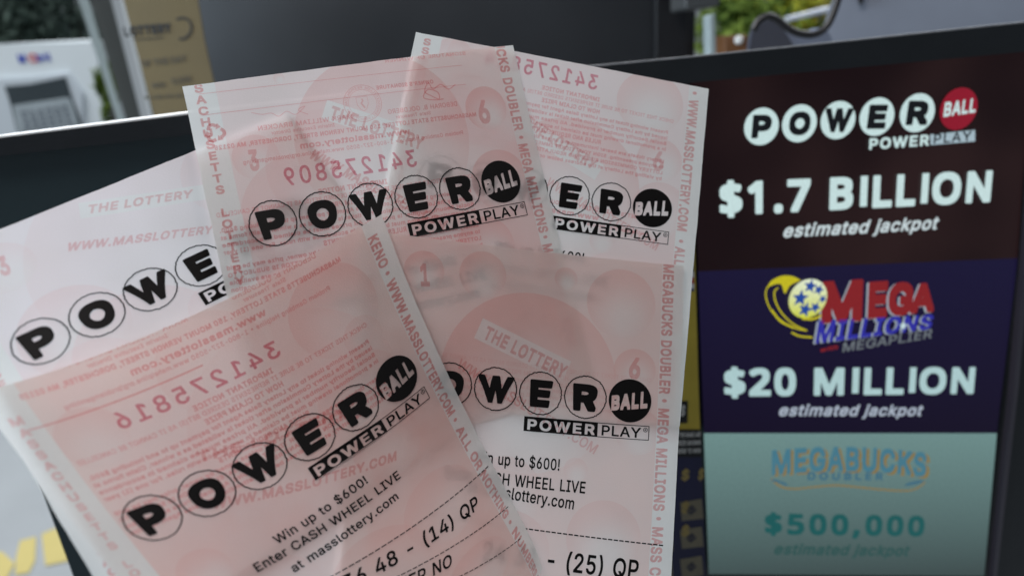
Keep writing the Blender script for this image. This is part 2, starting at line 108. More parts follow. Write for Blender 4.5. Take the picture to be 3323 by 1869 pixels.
  'r':'8R5T4X5B4Y594g59945<9B5F9F6D9F6N9B6Q976n9D749K8(9I80998,8;7y867F897*836h7z6V7_6Q4a6D4X',
  's':'9n6Q4S5t4d5F5*5,5V5%5n5)6/5t6@666?6F5|6S5n6i5c7*5^7W5g7i5s7r6%7W6;6-6]5T6z5?7:557V538/588K5E8f5Z8}5t946?9B789K7]9I8,9A8Y9)8x8b9/8<9/7{9)7r8>7d8#7d7]83788@6i886O7{6i7f8>7B8s7#9+6g956F975s915R9$5;8l5$894a7N4Q',
  't':'8/6C4X6,4`5k4q5Y5(5L5D5F5n5F894i8<4`8I4a9>4n9F5F9G5G:;5J:E5S:I6Z:G6a:;6c9G7S9F7Z9B7^997Z8@7N8;6h8;6b876b6%6f5n6r5d7J5f7W5b7h5#7g4c7]4Z7<4U',
  'u':':F6V4W644b5l4v5Q5:5A5_596E5<9A5T9F6D9F6P9A6U6@6`6)6q5q7%5h7A5b7]5h7t5u8,6.876E8<9A8L9F9N9D9T949T4k9P4]9E4X8H4X8?4^8:4m7t4^7O4U',
  'v':':/6u4X6b4Y6Z4b4n8w4o9B5-9F5|9F609B7:6Q8G9B8X9F9_9D9d999c8w7t4^7i4X',
  'w':'<A6Y4X6G4Y6>4b4t8w4r994v9C5}9F629B6z6k7d9=7j9D8p9F9#9B9i6j:U9B:k9F;`9F;n9B;o8w:F4[9D4X944^8F7/8B707T4^7I4X',
  'x':'9}514X4s4^4r5(6E7&4z8w4|9B519F6<9E758,829E9=9F9K9B9L8w8&7&9S5(9Q4^9B4X874Z756#674^6*4X',
  'y':':/5I3#593)5337543M5D4+5M425|4/61446C4F6T4p4n8x4p9B4z9F5s9F6/9B7:6Q8G9B8X9F9_9D9d999c8x7]4%7I3[7-3<6b3(642z',
  'z':':$5H4X564Y5.4b5.5U7D875:89548I579B5H9F9&9F949C9994968D7&5i995f9@5U9<4^9+4X',
 }),
 'text':(0.5227,{
  'A':':Q5,4c4t4h4t4z6{:a7+:f8(:e:64z:64h:,4c934e8Z6=6R6>5z4g~6n7:8;7:7T9H',
  'B':'::5W4c5J4d5E4l5F:a5N:f7j:e84:a8^:R92:.9D9h9L9L9O8x9H8N958/8s7r9B7Q9]7#9d689S5V9A5;9(5&8B4h7n4c~6I5`7j5`895h8O5y8_648b6K8W6k8=7,7w7;6L7>~6K887[888+8F8>8W8K8o8N9,8D9G809]7j9h6L9j',
  'C':':q7>4a6f4o6<5,5m5T5O6(5>6V5378527}598_5I975c9f6%:.6J:J7::h7q:m8N:h99:M9i:&:39E:@8q:@8_:68Z9B8[919*8{9@8b9W8@9g7h9m759`6]966J8t6<8Q647S697*6D6`6Z6;6{5u7G5a7h5Z875_8g5u9,6;9B6m:;6m:A6e:?6M:05y9w5Y9^5<994{8j4h8E4_7m4[',
  'D':':i5W4c5J4d5E4l5F:a5S:f7s:c8K:X8y:D9D:)9`9c9y95:.8]:57{:376:$6K9k5w9V5Y975;8g4{8F4o7W4c~6I5`7M5`805m8^629#6b9/7-947V9,8N8l9-8Q9G849Z7R9i6I9h',
  'E':'9n5W4c5J4d5E4l5F:a5S:f91:e95:R919k6I9h6L888y879#8/9#7H8}7?8u7<6L7<6I5e6L5_915_985V974h9-4c',
  'F':'9f5W4c5J4d5E4l5F:a5N:f9-:e92:R929q9-9j6I9h6I838p808u8$8u7:8l746L746H4h6>4c',
  'G':':{7>4a6f4o6<5,5r5M5O6(5=6Z5378527}598_5I975b9f6%:/6E:H6t:`7G:j8$:l8N:g94:O9l9}:89<:B8q:A8_9B8[8x9A8a9V8@9g7h9m759`6]966J8t6<8Q647S697*6E6`6c62755i7h5Z8E5b8e5r9&62996P9C6w7v6z7v7r:;7t:D7q:F7k:B6Q:66(9}5^9c5=9B5#8x4l8N4a7q4[',
  'H':':x5W4c5J4d5E4l5F:a5W:f6>:f6H:a6I8<9(8;9-8<9.:a96:f:/:c:/4f964c9.4h9-7?6L7?6H4h6>4c',
  'I':'8P5:4c5)4h5*5[6%5`6%9h5*9m5):a56:f8$:d8$9l7*9h7*5e7,5_8$5]8%4h7v4c',
  'J':'9W6L4`5}4m5d4|5<5O5-6(5,6w6,6w636-6C5o6Y5^7.5Y7R5o7b6-7h6M7h:_7o:e8g:e8k:Y8k6M8_5^8G557s4m724]',
  'K':':E5W4c5J4d5E4l5F:a5W:f6>:f6H:a6L8.8l:b:%:c:%:K7o8*:%4}:(4h9w4c8u4f7)7?6I6X6H4h6>4c',
  'L':'9T5W4c5J4d5E4l5E:[5N:f6B:e6I:[6I5`9#5_9*5V9*4l9(4f8y4c',
  'M':'<45W4c5J4d5E4l5E:W5J:e6Y:f6c:b8F6<:*:c;C:d;G:R;G4q;C4d:O4c:E4h:A8V8p4h8g4c8%4c7w4h6G8^6E4h6>4c',
  'N':';#5W4c5J4d5E4l5F:a5N:f6P:e916S95:a9?:f:3:e:7:W:64h:%4c914c9)4h6L8u6H8o6H4h6>4c',
  'O':';.7>4a6f4o6<5,5m5T5O6(5>6V5378527}598_5I975c9f6%:.6J:J6t:_7::h7q:m8N:h8|:X9K:A9u9s:79E:H8q:S85:T7J:M6i:=66:$5c9c5@9=5#8N4a7q4[~7U5^7q5Z875_8R5i8r6#906?9B6`9R7F9O8:9F8_969$8x9D8[9Z8@9g7z9m7>9d6k9E6E8k658(67736J6T6t5{755i',
  'P':':.5W4c5J4d5E4l5F:a5N:f7e:e8B:]8c:O9$:;9::$9T9C9X8J9E7d8y768B6t7e6k6L6k6H4h6>4c~6I7i7a7h7|7n897|8M8<8V8b8S9&8B9J8%9`7e9h6I9h',
  'Q':';.9G4299448j4i8<4^7Y4]7(4e6X4v5v5I5I66596i527J53855>8q5O9E5m9s6<:A6f:Y7::h7m:m8<:j8o:_9=:J9c:-:$9f:=97:M8_:S85:P6{:76(9x5X9`5=:;4K:<47:242~7U5^8/5^7N6Q7N6i8N6k8|619B6`9R7F9O8:9F8_969$8x9D8[9Z8@9g7z9m7>9d6k9E6E8k658(67736J6T6v5y755i',
  'R':':35W4c5J4d5E4l5F:a5N:f7e:e8B:]8c:P9-:79E9q9U9G9Z8k9U889B7d9+7H8^7-9m4z9m4h9d4c8c4e7R6v6L6w6H4h6>4c~6I7v7a7t7|7y898+8L8A8V8b8T9,8G9G849Y7n9g6L9j',
  'S':':06i4_6(4s5Q5@555w5/6B546T616S6<6/6S5n6v5]7E5V7k5[8:5o8R648V6T8G6k8,7#6N7Q6(7d5c7{5M8<5C8S5=8}5@9L5K9m5^:.5y:G6?:Y7*:k8&:g8g:N92:.9K9Z9Q8}9I8y8U8z8G9C839Z7o9j7E9p6r9h6V9V6B9:6A8x6M8f6i8Q8L7{907V9G7:9S6y9Y6T9V5|9M5a975=8z5(8Y4o854b7f4Z',
  'T':':27(4c6t4e6r4l6r9h5-9k5)9q5*:a56:f9_:e9c:R9_9k7u9h7u4l7m4c',
  'U':':x774^6Y4n6,505a5]5L605E6h5F:b5W:f6G:b6K6Y6Z656z5o7D5^7j5Y895`8X5p8v659+6Y9/:b9;:f:/:c:16h:-6>9|5s9k5S9S578u4m804[',
  'V':':Q744c7#4h4t:N4t:a5,:f5q:f5z:a7T6/7Z6490:a98:f:1:e:6:a:6:N8/4h8(4c',
  'W':'<o6[4c6L4h4t:N4x:e5q:f5w:a7%6D81:a86:e93:f9<:a:G6H;O:a;W:f<P:d<S:N:z4g:q4c9x4c9n4h8d8t7Y4h7O4c',
  'X':':L5-4c4v4h4v4z6r7i5):K5):c6/:e7Q8a8x:d:$:b:$:L837m:.4|:.4f9&4d7Q6u6%4g',
  'Y':':J744c7%4d6}4l6|7-4t:N4t:a4|:f6#:d7O8;7T8<9%:d:,:d:.:N8%7-8$4h7y4c',
  'Z':':(5C4c544h555R8-9h569k519q52:a5?:f9K:d9K9v6R5`9K5^9P5V9P4h9G4c',
  'a':'9P624_5U4v565@5(5x5/6^5C6{5_756@7H7^7Z7k7e7i7w7R8=708H6n8G6S8=6@8.6)7j557}53885U8n62957&9A7p96869&8J8p8`8O8h848k4h8e4c7s4d7m4h7l4|7K4g7+4]~6N5W6|5T7K5h7f607k6c6e6V676C6)606*5x675d',
  'b':'9t6|4_6`4h6?5%664c5G4c5>4h5>:X5B:e62:f6=:b6?8w6`947+9@7^9A81978Q9&8r8e9,8F9?7n9G779D6K975o8x5@8Z4|814e7^4Z~7,5W7T5V7x5j86608D6c8D7;867n7q897O8G7%8C6e826L7n6?7@6?6_6L606f5j',
  'c':'9V6`4_624p5n5*5P5K5=5o5,6h5-7D547n5B895U8X5l8q629-6n9@7A9A7k9<8C9%8c8g8}8=9*7r857^8/7a7u8+7X8@748H6e8=6D7w617I6-6q69696E5}6[5f7*5T7J5W7g5d7{5x856A9*609,5x8|5]8h5<8P5$834m7O4[',
  'd':'9t6V4_6-4n5i5*5N5J5<5o5/6G5+7#507a5<8/5L8O5g8q6-9.6M9;6r9A7O9>7t90818y859(86:b8?:f9.:e95:X944h9*4c8<4d855)7y4o7X4`7*4Z~6u5W7F5V7h5j8%60856h847@7}7s7Z8=788H6i8@6M8+687e6-776/6Y6=606V5i',
  'e':'9`6e4_6?4i5y4{5^595C5a556,5-6Y517a5<8+5O8O6#9$6`9>7X9?7y968C9#8^8g8r8K9.7j936_9*6Y626Y6.6U68656V5i6i5]7*5T7J5U7g5_7}5s85659*6%9-5j8l578?4o7]4]~6/7R8/7R8#7s7k827S8A748H6l8B6Q816<7s',
  'f':'7{5k4c5^4e5Z4l5Z8A5X8E4s8E4j8J4j954s9<5Z9>5Z9q5a:75q:R6-:f6H:t6i:z7W:t7e:n7g:a7U:$7N9{7*:%6r9}6c9q6Z9_6Z9=7U9:7W8S7V8J7O8E6Z8D6Y4h6Q4c',
  'g':'9u6V3)6#3:5^3P5<3|5=465u4U6)4U6M416i3|743w7X3|7s4/8-4F854b855-815/7X4m6r4h664v5^5?5=5r5.6O5-7G5;8.5N8R5e8o6-9.6M9;6r9A7O9>7p93858u87948?9<939:954b924=9(3w8c3M8,307F3$~6u5d7F5c7g5r8)6<856k837G7}7v7]8<788H6i8@6P8.6<7m6.7>6.6f6<686V5s',
  'h':'9f5P4c5B4d5>4l5>:[5G:f66:f6>:[6?8z6[926|9>7k9?86948L9&8`8o8s8N9%7i9%4l8v4c814c8&4h8#7d7w7{7d887O8C748G6r8A6`866O8$6A7d6=4h664c',
  'i':'6}5N4c5@4e5>4l5>955D9<699<6>906=4j644c~5W9c5D9m56:$52:@57:X5D:j5W:s5s:u60:o6=:e6H:R6F:#6=9q6+9e',
  'j':'6}4^3-4X354X3{4^4%5.4.594<5=4N5>985H9<689<6>9/6>4N683{6$3S5d3<5:3.~5`9a5F9k569}52::55:U5?:e5Q:q6*:q6<:f6G:U6G:&6<9p6.9f',
  'k':'9G5P4c5B4d5>4l5>:[5G:f66:f6>:[6?7Z7y9;9&9:9&8}7E7:934|954l9.4c8(4d6V6W6>6=6=4h664c',
  'l':'7:6#4d5c4o5P5%5D5=5>5^5>:Y5@:c5G:f66:e6=:^6>5p6I5[6u5X7&4|7&4j6|4f6R4a',
  'm':';|5P4c5B4d5>4l5@9:669<6?8|6[956r9>7^9A8(938L8j8e9&9.9:9S9B9x9C:U94:z8o;28N;;7v;<4l;74d:G4c:=4h::7r:48*:&889o8C9W8H9<8C9*888v8*8l7i8i4h8`4c7k4g7i7r7b8*7P8<7+8H6i8A6V846E7v6?7d6=4h664c',
  'n':'9e5P4c5B4d5>4l5@9:669<6?8z6i98789A7t9=8D9,8_8o8n8W9#8$9$4h8r4c814c8&4h8#7d7w7{7d887O8C788G6|8D6b886O8$6A7d6=4h664c',
  'o':'9k6`4_624p5n5*5P5K5=5o5,6h5-7D547n5B895U8X5l8q629-6V9;6{9A7p9;859.8U8s8m8Z9&89957n9<7D9>6h98698v5N8_528C4v7b4_744Z~6v5W7J5V7i5f8*6,8<6c8;7;8.7j7g887=8G6r8C6S8/6<7j6.7;6-6h69696Q5n',
  'p':'9t5B3-5>3:5>985G9<669<6?8w6`947+9@7g9@8;938Z8{8r8d928:9?7p9G6j9B6;925c8z5B8[4|8=4j7t4^7F4Z6w4`6[4k6?5%6=31663,~795T7^5Y8(5u8<6@8F6s8C7F8/7y7k8<7A8H6|8A6Z8(6D7X6=7+6@6V6P6)6n5c',
  'q':'9t8:3-8535834|7g4e7F4]6e4]6@4f5u4z5Z595@5c546-5+74517b5A8:5S8Z5l8u6-9.6M9;6r9A7O9>7t90858t8:9;9*9<949895359.3-~7(5T7S5]7s5u8,6@866s817O7}7u7_8:788G6i8@6J8(657^6,7+606V6A6)6_5c',
  'r':'8&5P4c5B4d5>4l5@9:669<6?9$6r9?7b9@7g9:7g8E7^8@7+8C6i8;6N8$6B7i6>7Q6=4h664c',
  's':'986E4_5v4k5L5.515]5.6&6$66635s6A5d6S5X6t5R795W7M5a7`5s7b6,7G6E636b5Y7#5I775<7R587s5;8=5C8T5U8o6.956k9A7U9<7|9-8C8l8[8=8[7|7z7n7h7n7G8@6x8J6L8=6<8,6:7w6A7j6S7]7l7=8D6{8U6h8b6K8f6,8c5a8J537z4n754[',
  't':'7a6?4c6(4j5i4z5W575N5N5J8A5F8E4o8F4j8J4l9:5I9?5J:75O:>6H:=6J9?789<7?957<8G6J8A6J5|6O5e6Z5Z7<5W7H4m7A4e7*4`',
  'u':'9f6I4b6-4l5g5(5T5?5E5d5>6E5?996<996A636L5w6[5g6n5]7/5W7J5^7^5i7p5{7}6<8&998{9<9%909$4g8v4c8-4d8(5(7b4m7A4a6r4^',
  'v':'9P6f4c6S4h4u9&4v9:5x9:7&62819:909;949&7U4h7L4c',
  'w':';P6J4c6;4h4z9&4|9:5{996g6L6m6T7U9:8T9:9<6T9B6M:.99;.9:;/9&9l4e8x4c8p4h8*7R8$7R794h714c',
  'x':'9E504c4y4h4x4z6E7(5(8}5(9:6-9:6|7s7t9:8y9:8y8}7Z7#9$4{9$4g8v4c7y4f6|686#4e',
  'y':'9P5H3.5:33583A5H4$5V4(5v4#6/4,6@4C6P4q4v8}4w9:5x9:7&61819:909<9495938}713k6o3F6N326$3*',
  'z':'9G5E4c544h535M7E8A5<8C5;9:8f9:8g8N6Z5`8k5[8k4e',
  '0':':76w4a6L4n6+5+5l5H5U5p5F6D5<6{597f5?8_5U9W5l:$6-:D6L:Y6r:h7k:j8::_8Z:K9$:#9:9W9J9(9S8L9V7b9Q6i9F66945c8v5=8Z4|7y4a7J4[~785Y7O5W7g5^816#8H6Q8U7F8R8H8?937v9a7g9k7J9q7%9i6[9E6E8m6:8(6<736K6H6i5r6|5c',
  '1':':75i4c5Z4d5V4l5V5R5Z5[7&5]7+5`7+9L7&9T5x8f5d8f5`8o5a9h6}:e8):e8.:[8.5`825]9C5[9H5R9G4h9=4c',
  '2':':75[4c5J4h5K5R7w85868]8>9&859G7|9_7`9n7?9q6y9i6^9R6P9:6H8k5R8i5K8o5K9,5X9h5i:)6%:D6B:V6b:e7V:l8@:[8o:;929h9>95988N9)8*8b7S6z5`9C5]9E4h9:4c',
  '3':':76e4a6.4s5W5=5=5l5662576M676N6C6(6X5l6w5]7F5W7g5^815u8C668F6Z867&7l7C7K7M6V7O6M7S6O8C7b9h5U9j5O9s5P:b5Y:f9/:e95:_939u7h8>8V8&8w7j927O9D7%9J6`9H629@5l8w548?4k7^4]',
  '4':':78)4c7u4e7r4l7q5s5:5t515|516g7T:e8J:e8P:a8P:N6D6p7q6p7s8S7z8W8i8W8r8N8r6p9X6o9_6g9^5w8r5s8q4h8i4c',
  '5':':76q4`644v5f5?5J5u5E6;5H6M6B6M6O6(6g5j7-5Z7M5X7r5f846&8C6H8E6n8>7/8+7L7r7]7R7k6z7h6B7M5N7W5j:_5s:f9-:d9/9s9(9j6c9j6W8Z7)8f7`8h848^8T8M8v81947f9C7=9H6n9D669:5m9$5F8g5,8A4n7n4`7?4[',
  '6':':76y4_6U4j684y5u595_5Y5Q5y5J6D5I6n5O7=5`7k5x8>7U:c8W:e8]:_8Z:K7?8U7{8Q8A8H8f839#7t9;7J9C7*9F6M9=5u8|5B8M4s7r4_~735Y7Q5V7v5f876(8C6H8E6i88747v7Q7Q7`717^6o7O6T7/6J6i6K6H6[6#6q5g',
  '7':':75z4c5m4f5l4z889h5L9k5G9v5H:a5P:f9A:e9H:[9G9m6q4h6j4c',
  '8':':76r4`6H4k5p5-5T5K5C5p5=6Q5H7*5b7S6+7p5h855Y8Q5P8{5Q9I5f:&6#:B6>:T6{:j7o:j8>:^8c:H8|:0969f9>9<9;8d9-8>8e7p9-7S9G7*9Q6Z9P6(9I5g975F8z5.8_4u7t4_~7/5Y7S5W7x5a865p8H6-8O6H8G6i857%7t797J7B6{7;6_7*6G6i6?6H6L6#6l5c~728>7J8<7j8C8&8S888m8=9.859I7}9`7f9l7E9r7$9k6d9W6U9@6Q9$6Z8c6r8J',
  '9':':76A4c634h644{7N6p6O7%6+7:5j7V5U7{5J8N5I8}5R9S5r:36J:Y6k:f76:l7d:k8.:c8j:@959f9F8x9E8N9<8$8p7-7:4g~7<7i7d7m8$7}8<8A8E8f8@908/9P7r9f7L9r7-9m6k9[6T9>6J8x6M8S6]836t7v',
  '.':'795`4b5L4l5?5#5;5@5?5]5M5o5`5z6%5|6;5w6M5j6V5V6Y576S4{684c5{4_',
  ',':'79533D5/3Z5M5h5W5m6P5l6T5U5y3H5o3D',
  '!':'7A5c4b5O4l5B5#5=5@5B5]5O5o5c5y6#5|6=5w6O5j6Y5V6[576V4|6;4c6#4_~5O6R5I:a5O:f6I:e6O:a6P:W6L6X6D6Q',
  '$':':0733r6|3v6{4W6?4i5p5#5K5G585m5067516R6-6T646M6:626K5u6r5^6z5_6{5c6{7B637^5[8(5B8V5=985K9l5i::6?:Y6{:m6|;R7b;V7h;N7i:m8P:Y9&::9G9f9R9/9O8{9I8y8U8z8>9O8,9_7k9k7i868Y7u977O9R6|9Y6;9L5_9/558Y4o7k4[7f3t~7h5_7}5b8@5u8R628W6I8Q6a8D6n7k7/~6s8M6{8M6{8Q6{9f6v9i6O9O6?9*6L8g',
  '(':'856s3[6e3^6M4+6,4y5t5Z5e6b5f7v5o8W6+9Y6D:D6]:w6j;*7X;*7_;%7_:n789l6t8a6h7v6d716i6J6v5i794l7_3s7`3e7X3[',
  ')':'855@3[5/3a5/3s5T4l5p5`6$6J6*7C6#8*5m8|5Q9z5/:n5.:|57;*5|;*6,;%6I:D6p9+7(7q7*6b6|6%6h516Q4O6,3a5|3[',
  '-':':76&6n5|7$5|7a6&7h8b7h8k7d8l6v8f6m',
  '/':'7w5*3p4r3t4r4,6d:x6l;#7X:}7^:x7^:f5l3t5f3p',
  "'":'7K5X8?5P:`5X:f6O:e6T:V6K8@6D8<',
  '&':':16V4`5u4t5F5A5.5y5,6Z546{5B7:6-7}5c8Z5V9$5W9a5g:06+:P6Q:d6{:j7O:h7y:Z8?:B8T9|8^9S8[9*8M8_858>7Y7k8Q6c8_7R9W7P9R6V975p9v4|9w4j9o4c8r4c8Q5(8,4n7X4`7*4[~6x5T7F5X7r5p6i746;6f6-6?636(6D5l6[5[~6t8_6{8[7=8q7Z9<7^9I7X9Y7A9o7/9s6r9m6`9^6W9N6[9+',
  ':':'795`4b5L4l5?5#5;5@5?5]5M5o5`5z6%5|6;5w6M5j6V5V6Y576S4{684c5{4_~5d7i5M7t5>8/5;8J5@8f5M8x5`9(5{9+689&6K8t6V8b6U8/6J7v687k',
 }),
 'black':(0.5687,{
  'P':'<l5?48514F5-4b5-:e5/:|56;05C;75Z;:9G;69p;/:H:z:r:e;5:M;N:-;]9l;g9G;j8x;i8@;a7q;O7J;87,:{6r:V6[9p6F8x6<7L6;7J4X7@4=6}445V44~7K8<8@8:8e8?948Q9F8j909(8e978E9;7L9;',
  'O':'>18*417,4C6=4e5e52565m5%664t6_4l7S4o8P4x8z5-9I5L9|5w:L6O:n7C;283;>9K;@:;;7;4:w;l:V<=:0<_9[<v9$=)85=(77<|6_<i6$<U5^</5/;X4e:|4I:;479c408j4-~8k619&609G679h6C:.6W:T7*:g7a:b8&:W8>:E8Y:.8q9_9/8x9>879/7h8q7@8B748&7/7f7<737_6`876?',
  'W':'@O6j476Y4F6T4^6A5-6<5D6*5m6$6*5l6S5g6k5<7z5-8R5#8a4o994g9G4W9z4M:24K:w4X;34t;:6<;:6S;76a;07l8$7u8.8.8o878}8J9c8p:i8u;%9+;6:r;:;*;7;8;0;L:V;Q:?;Y:2;a9q;i9c;m9K;x99;|8|<+8o<18R<98E<>8.<G8%<j9&<o9><w9K<{9c=+9u=0:2=::D==:V=G:i=K;%=R;1=o;9?;;:?R;7?`;/?h:n?f:2?[9y?L9G?C99?48a?,8R>w7z>n7m>_7:>U7,>F6S>>6F>/5m>%5`=q5-=R4==@45<v44;S44;:4=;$4p:y51:p5?:j5Z:a5i:Z6(:Q68:L6O:B6b:=6x:371:-7J8x4=8j468V44',
  'E':'<G5?48514F5-4b5-:e5/:|55;/5C;75`;::e;:;+;3;4;(;7:r;79g;39K;%9?:e9;7J997J8j7P8g:M8g:n8`:w8R:z8<:z71:s6t:f6k:R6h7L6h7J687L63:i63;+6.;75{;;5i;;4X;44@;%47:i445`44',
  'R':'<r5?48514F5-4b5-:e5/:|56;05C;75Z;:9G;6:H:|:r:h;8:N;W:#;e9Y;j94;j8E;b7v;Q7P;872:s6t<&5?<)4X;z4=;k46;X44:)449i499^4B826F7P6H7J6E7J4T7@4=6}445V44~7J8I8E8G8j8K948Y9F8o909*8j968E9;7L9;',
  'B':'<{5?48514F5-4b5-:e5/:|55;/5C;75Z;:9G;7:D:}:i:l;+:V;G:2;U9g;Z9>;Y8W;F7v;f7L;u6k;v6%;q5`;b5;;M4y;14b:e4N9l4:8e445Z44~7K638o65996=9L6J946[8j6h7P6j7J6f~7J8j7P8f8R8h8s8p929&8x938[9:7L9:',
  'A':'=A4]484Q4B4L4O4N5?7B;.7P;77c;99=;:9Y;49b;*<U5B<Z4b<S4B<G48<544:M47:>4B9X5j7K5j7=5Q6j4E6^496<444t44~8H7m8M7i8Z7m8R7}',
  'L':'<#5?48514E5-4^5/:|5:;35M;975;77E;+7J:n7K63:V63:r6.:|6%;&5m;%4K:r49:[445`44',
  'Y':'=77P487B4E7>4X7>6f4P:)4J:M4K:r4P;+4];64p;96J;:6f;58M92:6;6:M;:;};:<C;2<L;%<O:n<N:;<I:)9^6j9[4^9U4B9K4994447h44',
  'M':'?Y5?48514F5-4g5-:i50;%5:;35V;:7:;:7U;87d;39^7T9f7Z;X;2;t;9=a;:=x;8>-;/>4:|>6:e>64g>44K>,4==j44<L44<146;}4>;t4X;t6J;p6V:[4;:;448j478[4B7G6_7G4^7>4?71476x445V44',
  'G':'=z8*417,4B6<4e5e51565l5#6:4t6_4l7S4o8P4x8z5,9I5K9|5t:K6]:v7C;28J;@9_;>:M;2;=:r;p:R<?:+<W9a<h92<j8U<f8><o7}<n6d<h66<Z5k<A5A;y4y;K4Y:s4D:7459c4/~8l619G659u6H8o6J8X6U8R6d8P7$8Q7}8W8;8a8C8s8G:@8H:G8L:28h9l9&9G978x9>8@937h8q7@8B7/7f7<737_6`876?',
  'I':':Y4q484d4E4`4X4_5d4f6%4q6/5$625}635}995$9;4g9G4_9g4`:n4e;+4q;653;:91;:9Q;29Z;%9^:i9^9^9V9G9?9<8@998@688B639C619W6%9^5V9^4X9W4B9H4791445344',
  'N':'>#5?48514F5-4b5-:e5/:|56;05C;75Z;:71;:7L;4:;7y:<:i:D;.:R;7:n;:<6;9<Q;0<X:|<Z:e<Z4l<Y4O<P4=<C46<,44:V44:;4:7L7N7K4^7E4B7:487&445V44',
  'S':'<n7<406C4A5f4Y535*4t5V4i684j6f4r6z5/7)6Q7,5}7?5_7Q5F7f538$5%8E4|8o4}9P5-9z5C:D5k:g6C;%7*;87x;@9#;?9i;5:K:{:p:g;6:K;L:-;Z9c;_8o;T8S;:8J:38I:^89;-7|;H7c;]7C;g6y;i68;e5i;W5D;A5#;#4d:X4N:+4=8z4-7s4+~7}6/8>6,8Y6/8y68996F8^6Y7.6x7*6t706]7=6J7]68~9/8a9D8`9;8x9)9.8c9;809@7f967V9,808t',
  'U':'=u7m406x4A684^5l4z5V57595j50645-6^5-:f53;,5?;65Z;:7&;97:;57C;-7J:j7K6y7Z6^7z6C8@668o6.9G689g6H:#6^:36y:4:j:;;-:H;7:[;9<(;:<C;4<N;&<R:j<R6Y<J5w<15B;m4z;G4_:r4G:M4;9=4,',
  'C':'=l8*417,4C6=4e5e51565m5%664t6_4l7S4o8P4x8z5-9I5L9|5w:L6^:u7C;28J;@9_;?:M;3;=:s;g:Z<(:D<D:#<U9a<h9$<g8L<]85<?8,:a8/:P89:;8c9u9#9G978o9=8M978*9)7Y8c7H8N77807/7j717S7A7*7h6W8@6;8x6/9K689z6M:@6l:R77:a7?<Q7?<b73<h6r<g6?<V5h<>5A;y4{;Q4`:s4F:@489_4/',
  'K':'=05?48514F5-4b5-:e5/:|56;05C;75Z;:6};:7>;27G;%7J:r7L989z;6:;;:;y;9<1;7<=;/<D:|<F:e<E:;<?:&9i8$<?5G<F51<F4^<D4K<<4=<147;t44:D44:)497m6S7J687J4X7@4=6}445V44',
  'D':'=a5?48514F5-4b5-:e5/:|56;05C;75`;:8j;99c;1:;;%:w:i;O:I;n:-<59Y<K8|<W87<W7><P6b<?6*<+5`;^52;/4k:`4V9^4=8E445Z44~7K638I659&6?9T6T9x6t:37>:<7h:,8@9l8b9K8z8x928@9:7L9:',
  'T':'<q7A48734F7/4^7/995/9;4l9B4c9P4`9c4`:n4f;+4r;654;:;D;:;g;4;r;%;u:e;t9^;p9K;i9B;M9;9L999L4b9F4B9;489$447W44',
  'H':'=u5?48514F5-4b5-:e5/:|56;05Q;96o;:71;87B;/7J:n7L8j:28j:4:n:<;/:H;7:e;:<,;9<H;0<P:w<Q:V<Q4b<O4K<H4><:46;y44:V44:>4=:44X:26k7L6k7J4^7C4@75476}445V44',
  'V':'=A7P487B4F4N:-4K:n4S;/4g;851;:6J;96e;/8R7K8i7m:?;/:M;7:d;:<1;:<L;3<U;)<Y:r<V:-9d4B9X499B447l44',
  '$':'<n7N3F7E3L7>3Y7;4.6C4A5f4Y535*4s5Y4j6(4i6Q4l6n4t6{537)6V7*61785]7R5E7f538#4}8Z5$9]58:55_:_6C;%7:;;7>;n7I<$7f<+8z<*9-<$98;s9;;@9@;<:/;,:g:m;6:K;Q:#;Y9f;_9@;^8h;V8U;?8K:98H:g85;-7|;H7c;Y7J;h6n;f5l;Q59;;4w;#4d:84A9<4.993Y9-3I8h3C~766Q7;6V7;6r7*6x~9<8_9E8_9@8r',
  '0':'<w7R416c4B634[5Z5/5=5^5$6L4w7<4x8L5/9D5G9|5g:K65:m6c;+7D;;8/;@9(;>9f;1:@:u:l:T;:9{;P9H;`8c;e7o;c6{;Q6(;C5^;%5/:]4f:/4I9V489(40844-~81618B6-8T628k6?9$6Q9?7$9J7a9D85908h8k9/8B9A7w947S8l7@8B767f7<777N6d7n6@',
  '1':'<w5U485H4E5C4X5D5i5L6&5d607G617J687I8[798Y6S875q865Z8?5R8N5P8a5P9u5U:25_:;7P;89=;:9X;49d;%9g:i9g63;/60;H6%;O5r;Q5Z;P4X;J4B;<47;%445v44',
  '2':'<w5D48564E524X525`595w8B8E8z8|8u9+8a988E9@839@7n947Z9$7P8o7H8I7:8=6t8:5I8=5=8E568R559B5>9q5W:D6%:i6J;#7-;77d;?8f;@9P;7:2:}:a:a;&:?;=9j;C8s;;87;&7h:e7D:76s9A63;&62;D6*;L5w;N5`;N4X;F4?;947:|445e44',
  '3':'<w7:426J4A5e4_555/4v5b4q6(4q6Z4u6m5#6x5?7$6h7$6^706X7A6Y8Y6b8k7597719;5[9<5D9D5<9R5:9e5::l5?;+5M;65e;::a;:;%;5;1;-;7:u;49W;.9M:*8Y:s8/;67j;H7J;R6v;S6:;P5p;B5G;+5%:j4h:D4Q9q4?8o4/7m4.~7s61876-8W638x6A9-6Q8k6i8E6v7v6z7,6z7?6L7U6;',
  '4':'<w8e478Y4=8Q4K8M5D5>5E4x5K4o5V4k5i4l6}4t758-;38I;:9{;8:1;2:;:|:::29M909T9-:L9+:Z9&:d8x:i8a:i7G:m7D;W7A;f7:;l71;p6o;n5`;f5N;W5G:j5D:h4O:c4B:W49::44~8+7G827D8M7D8M7t',
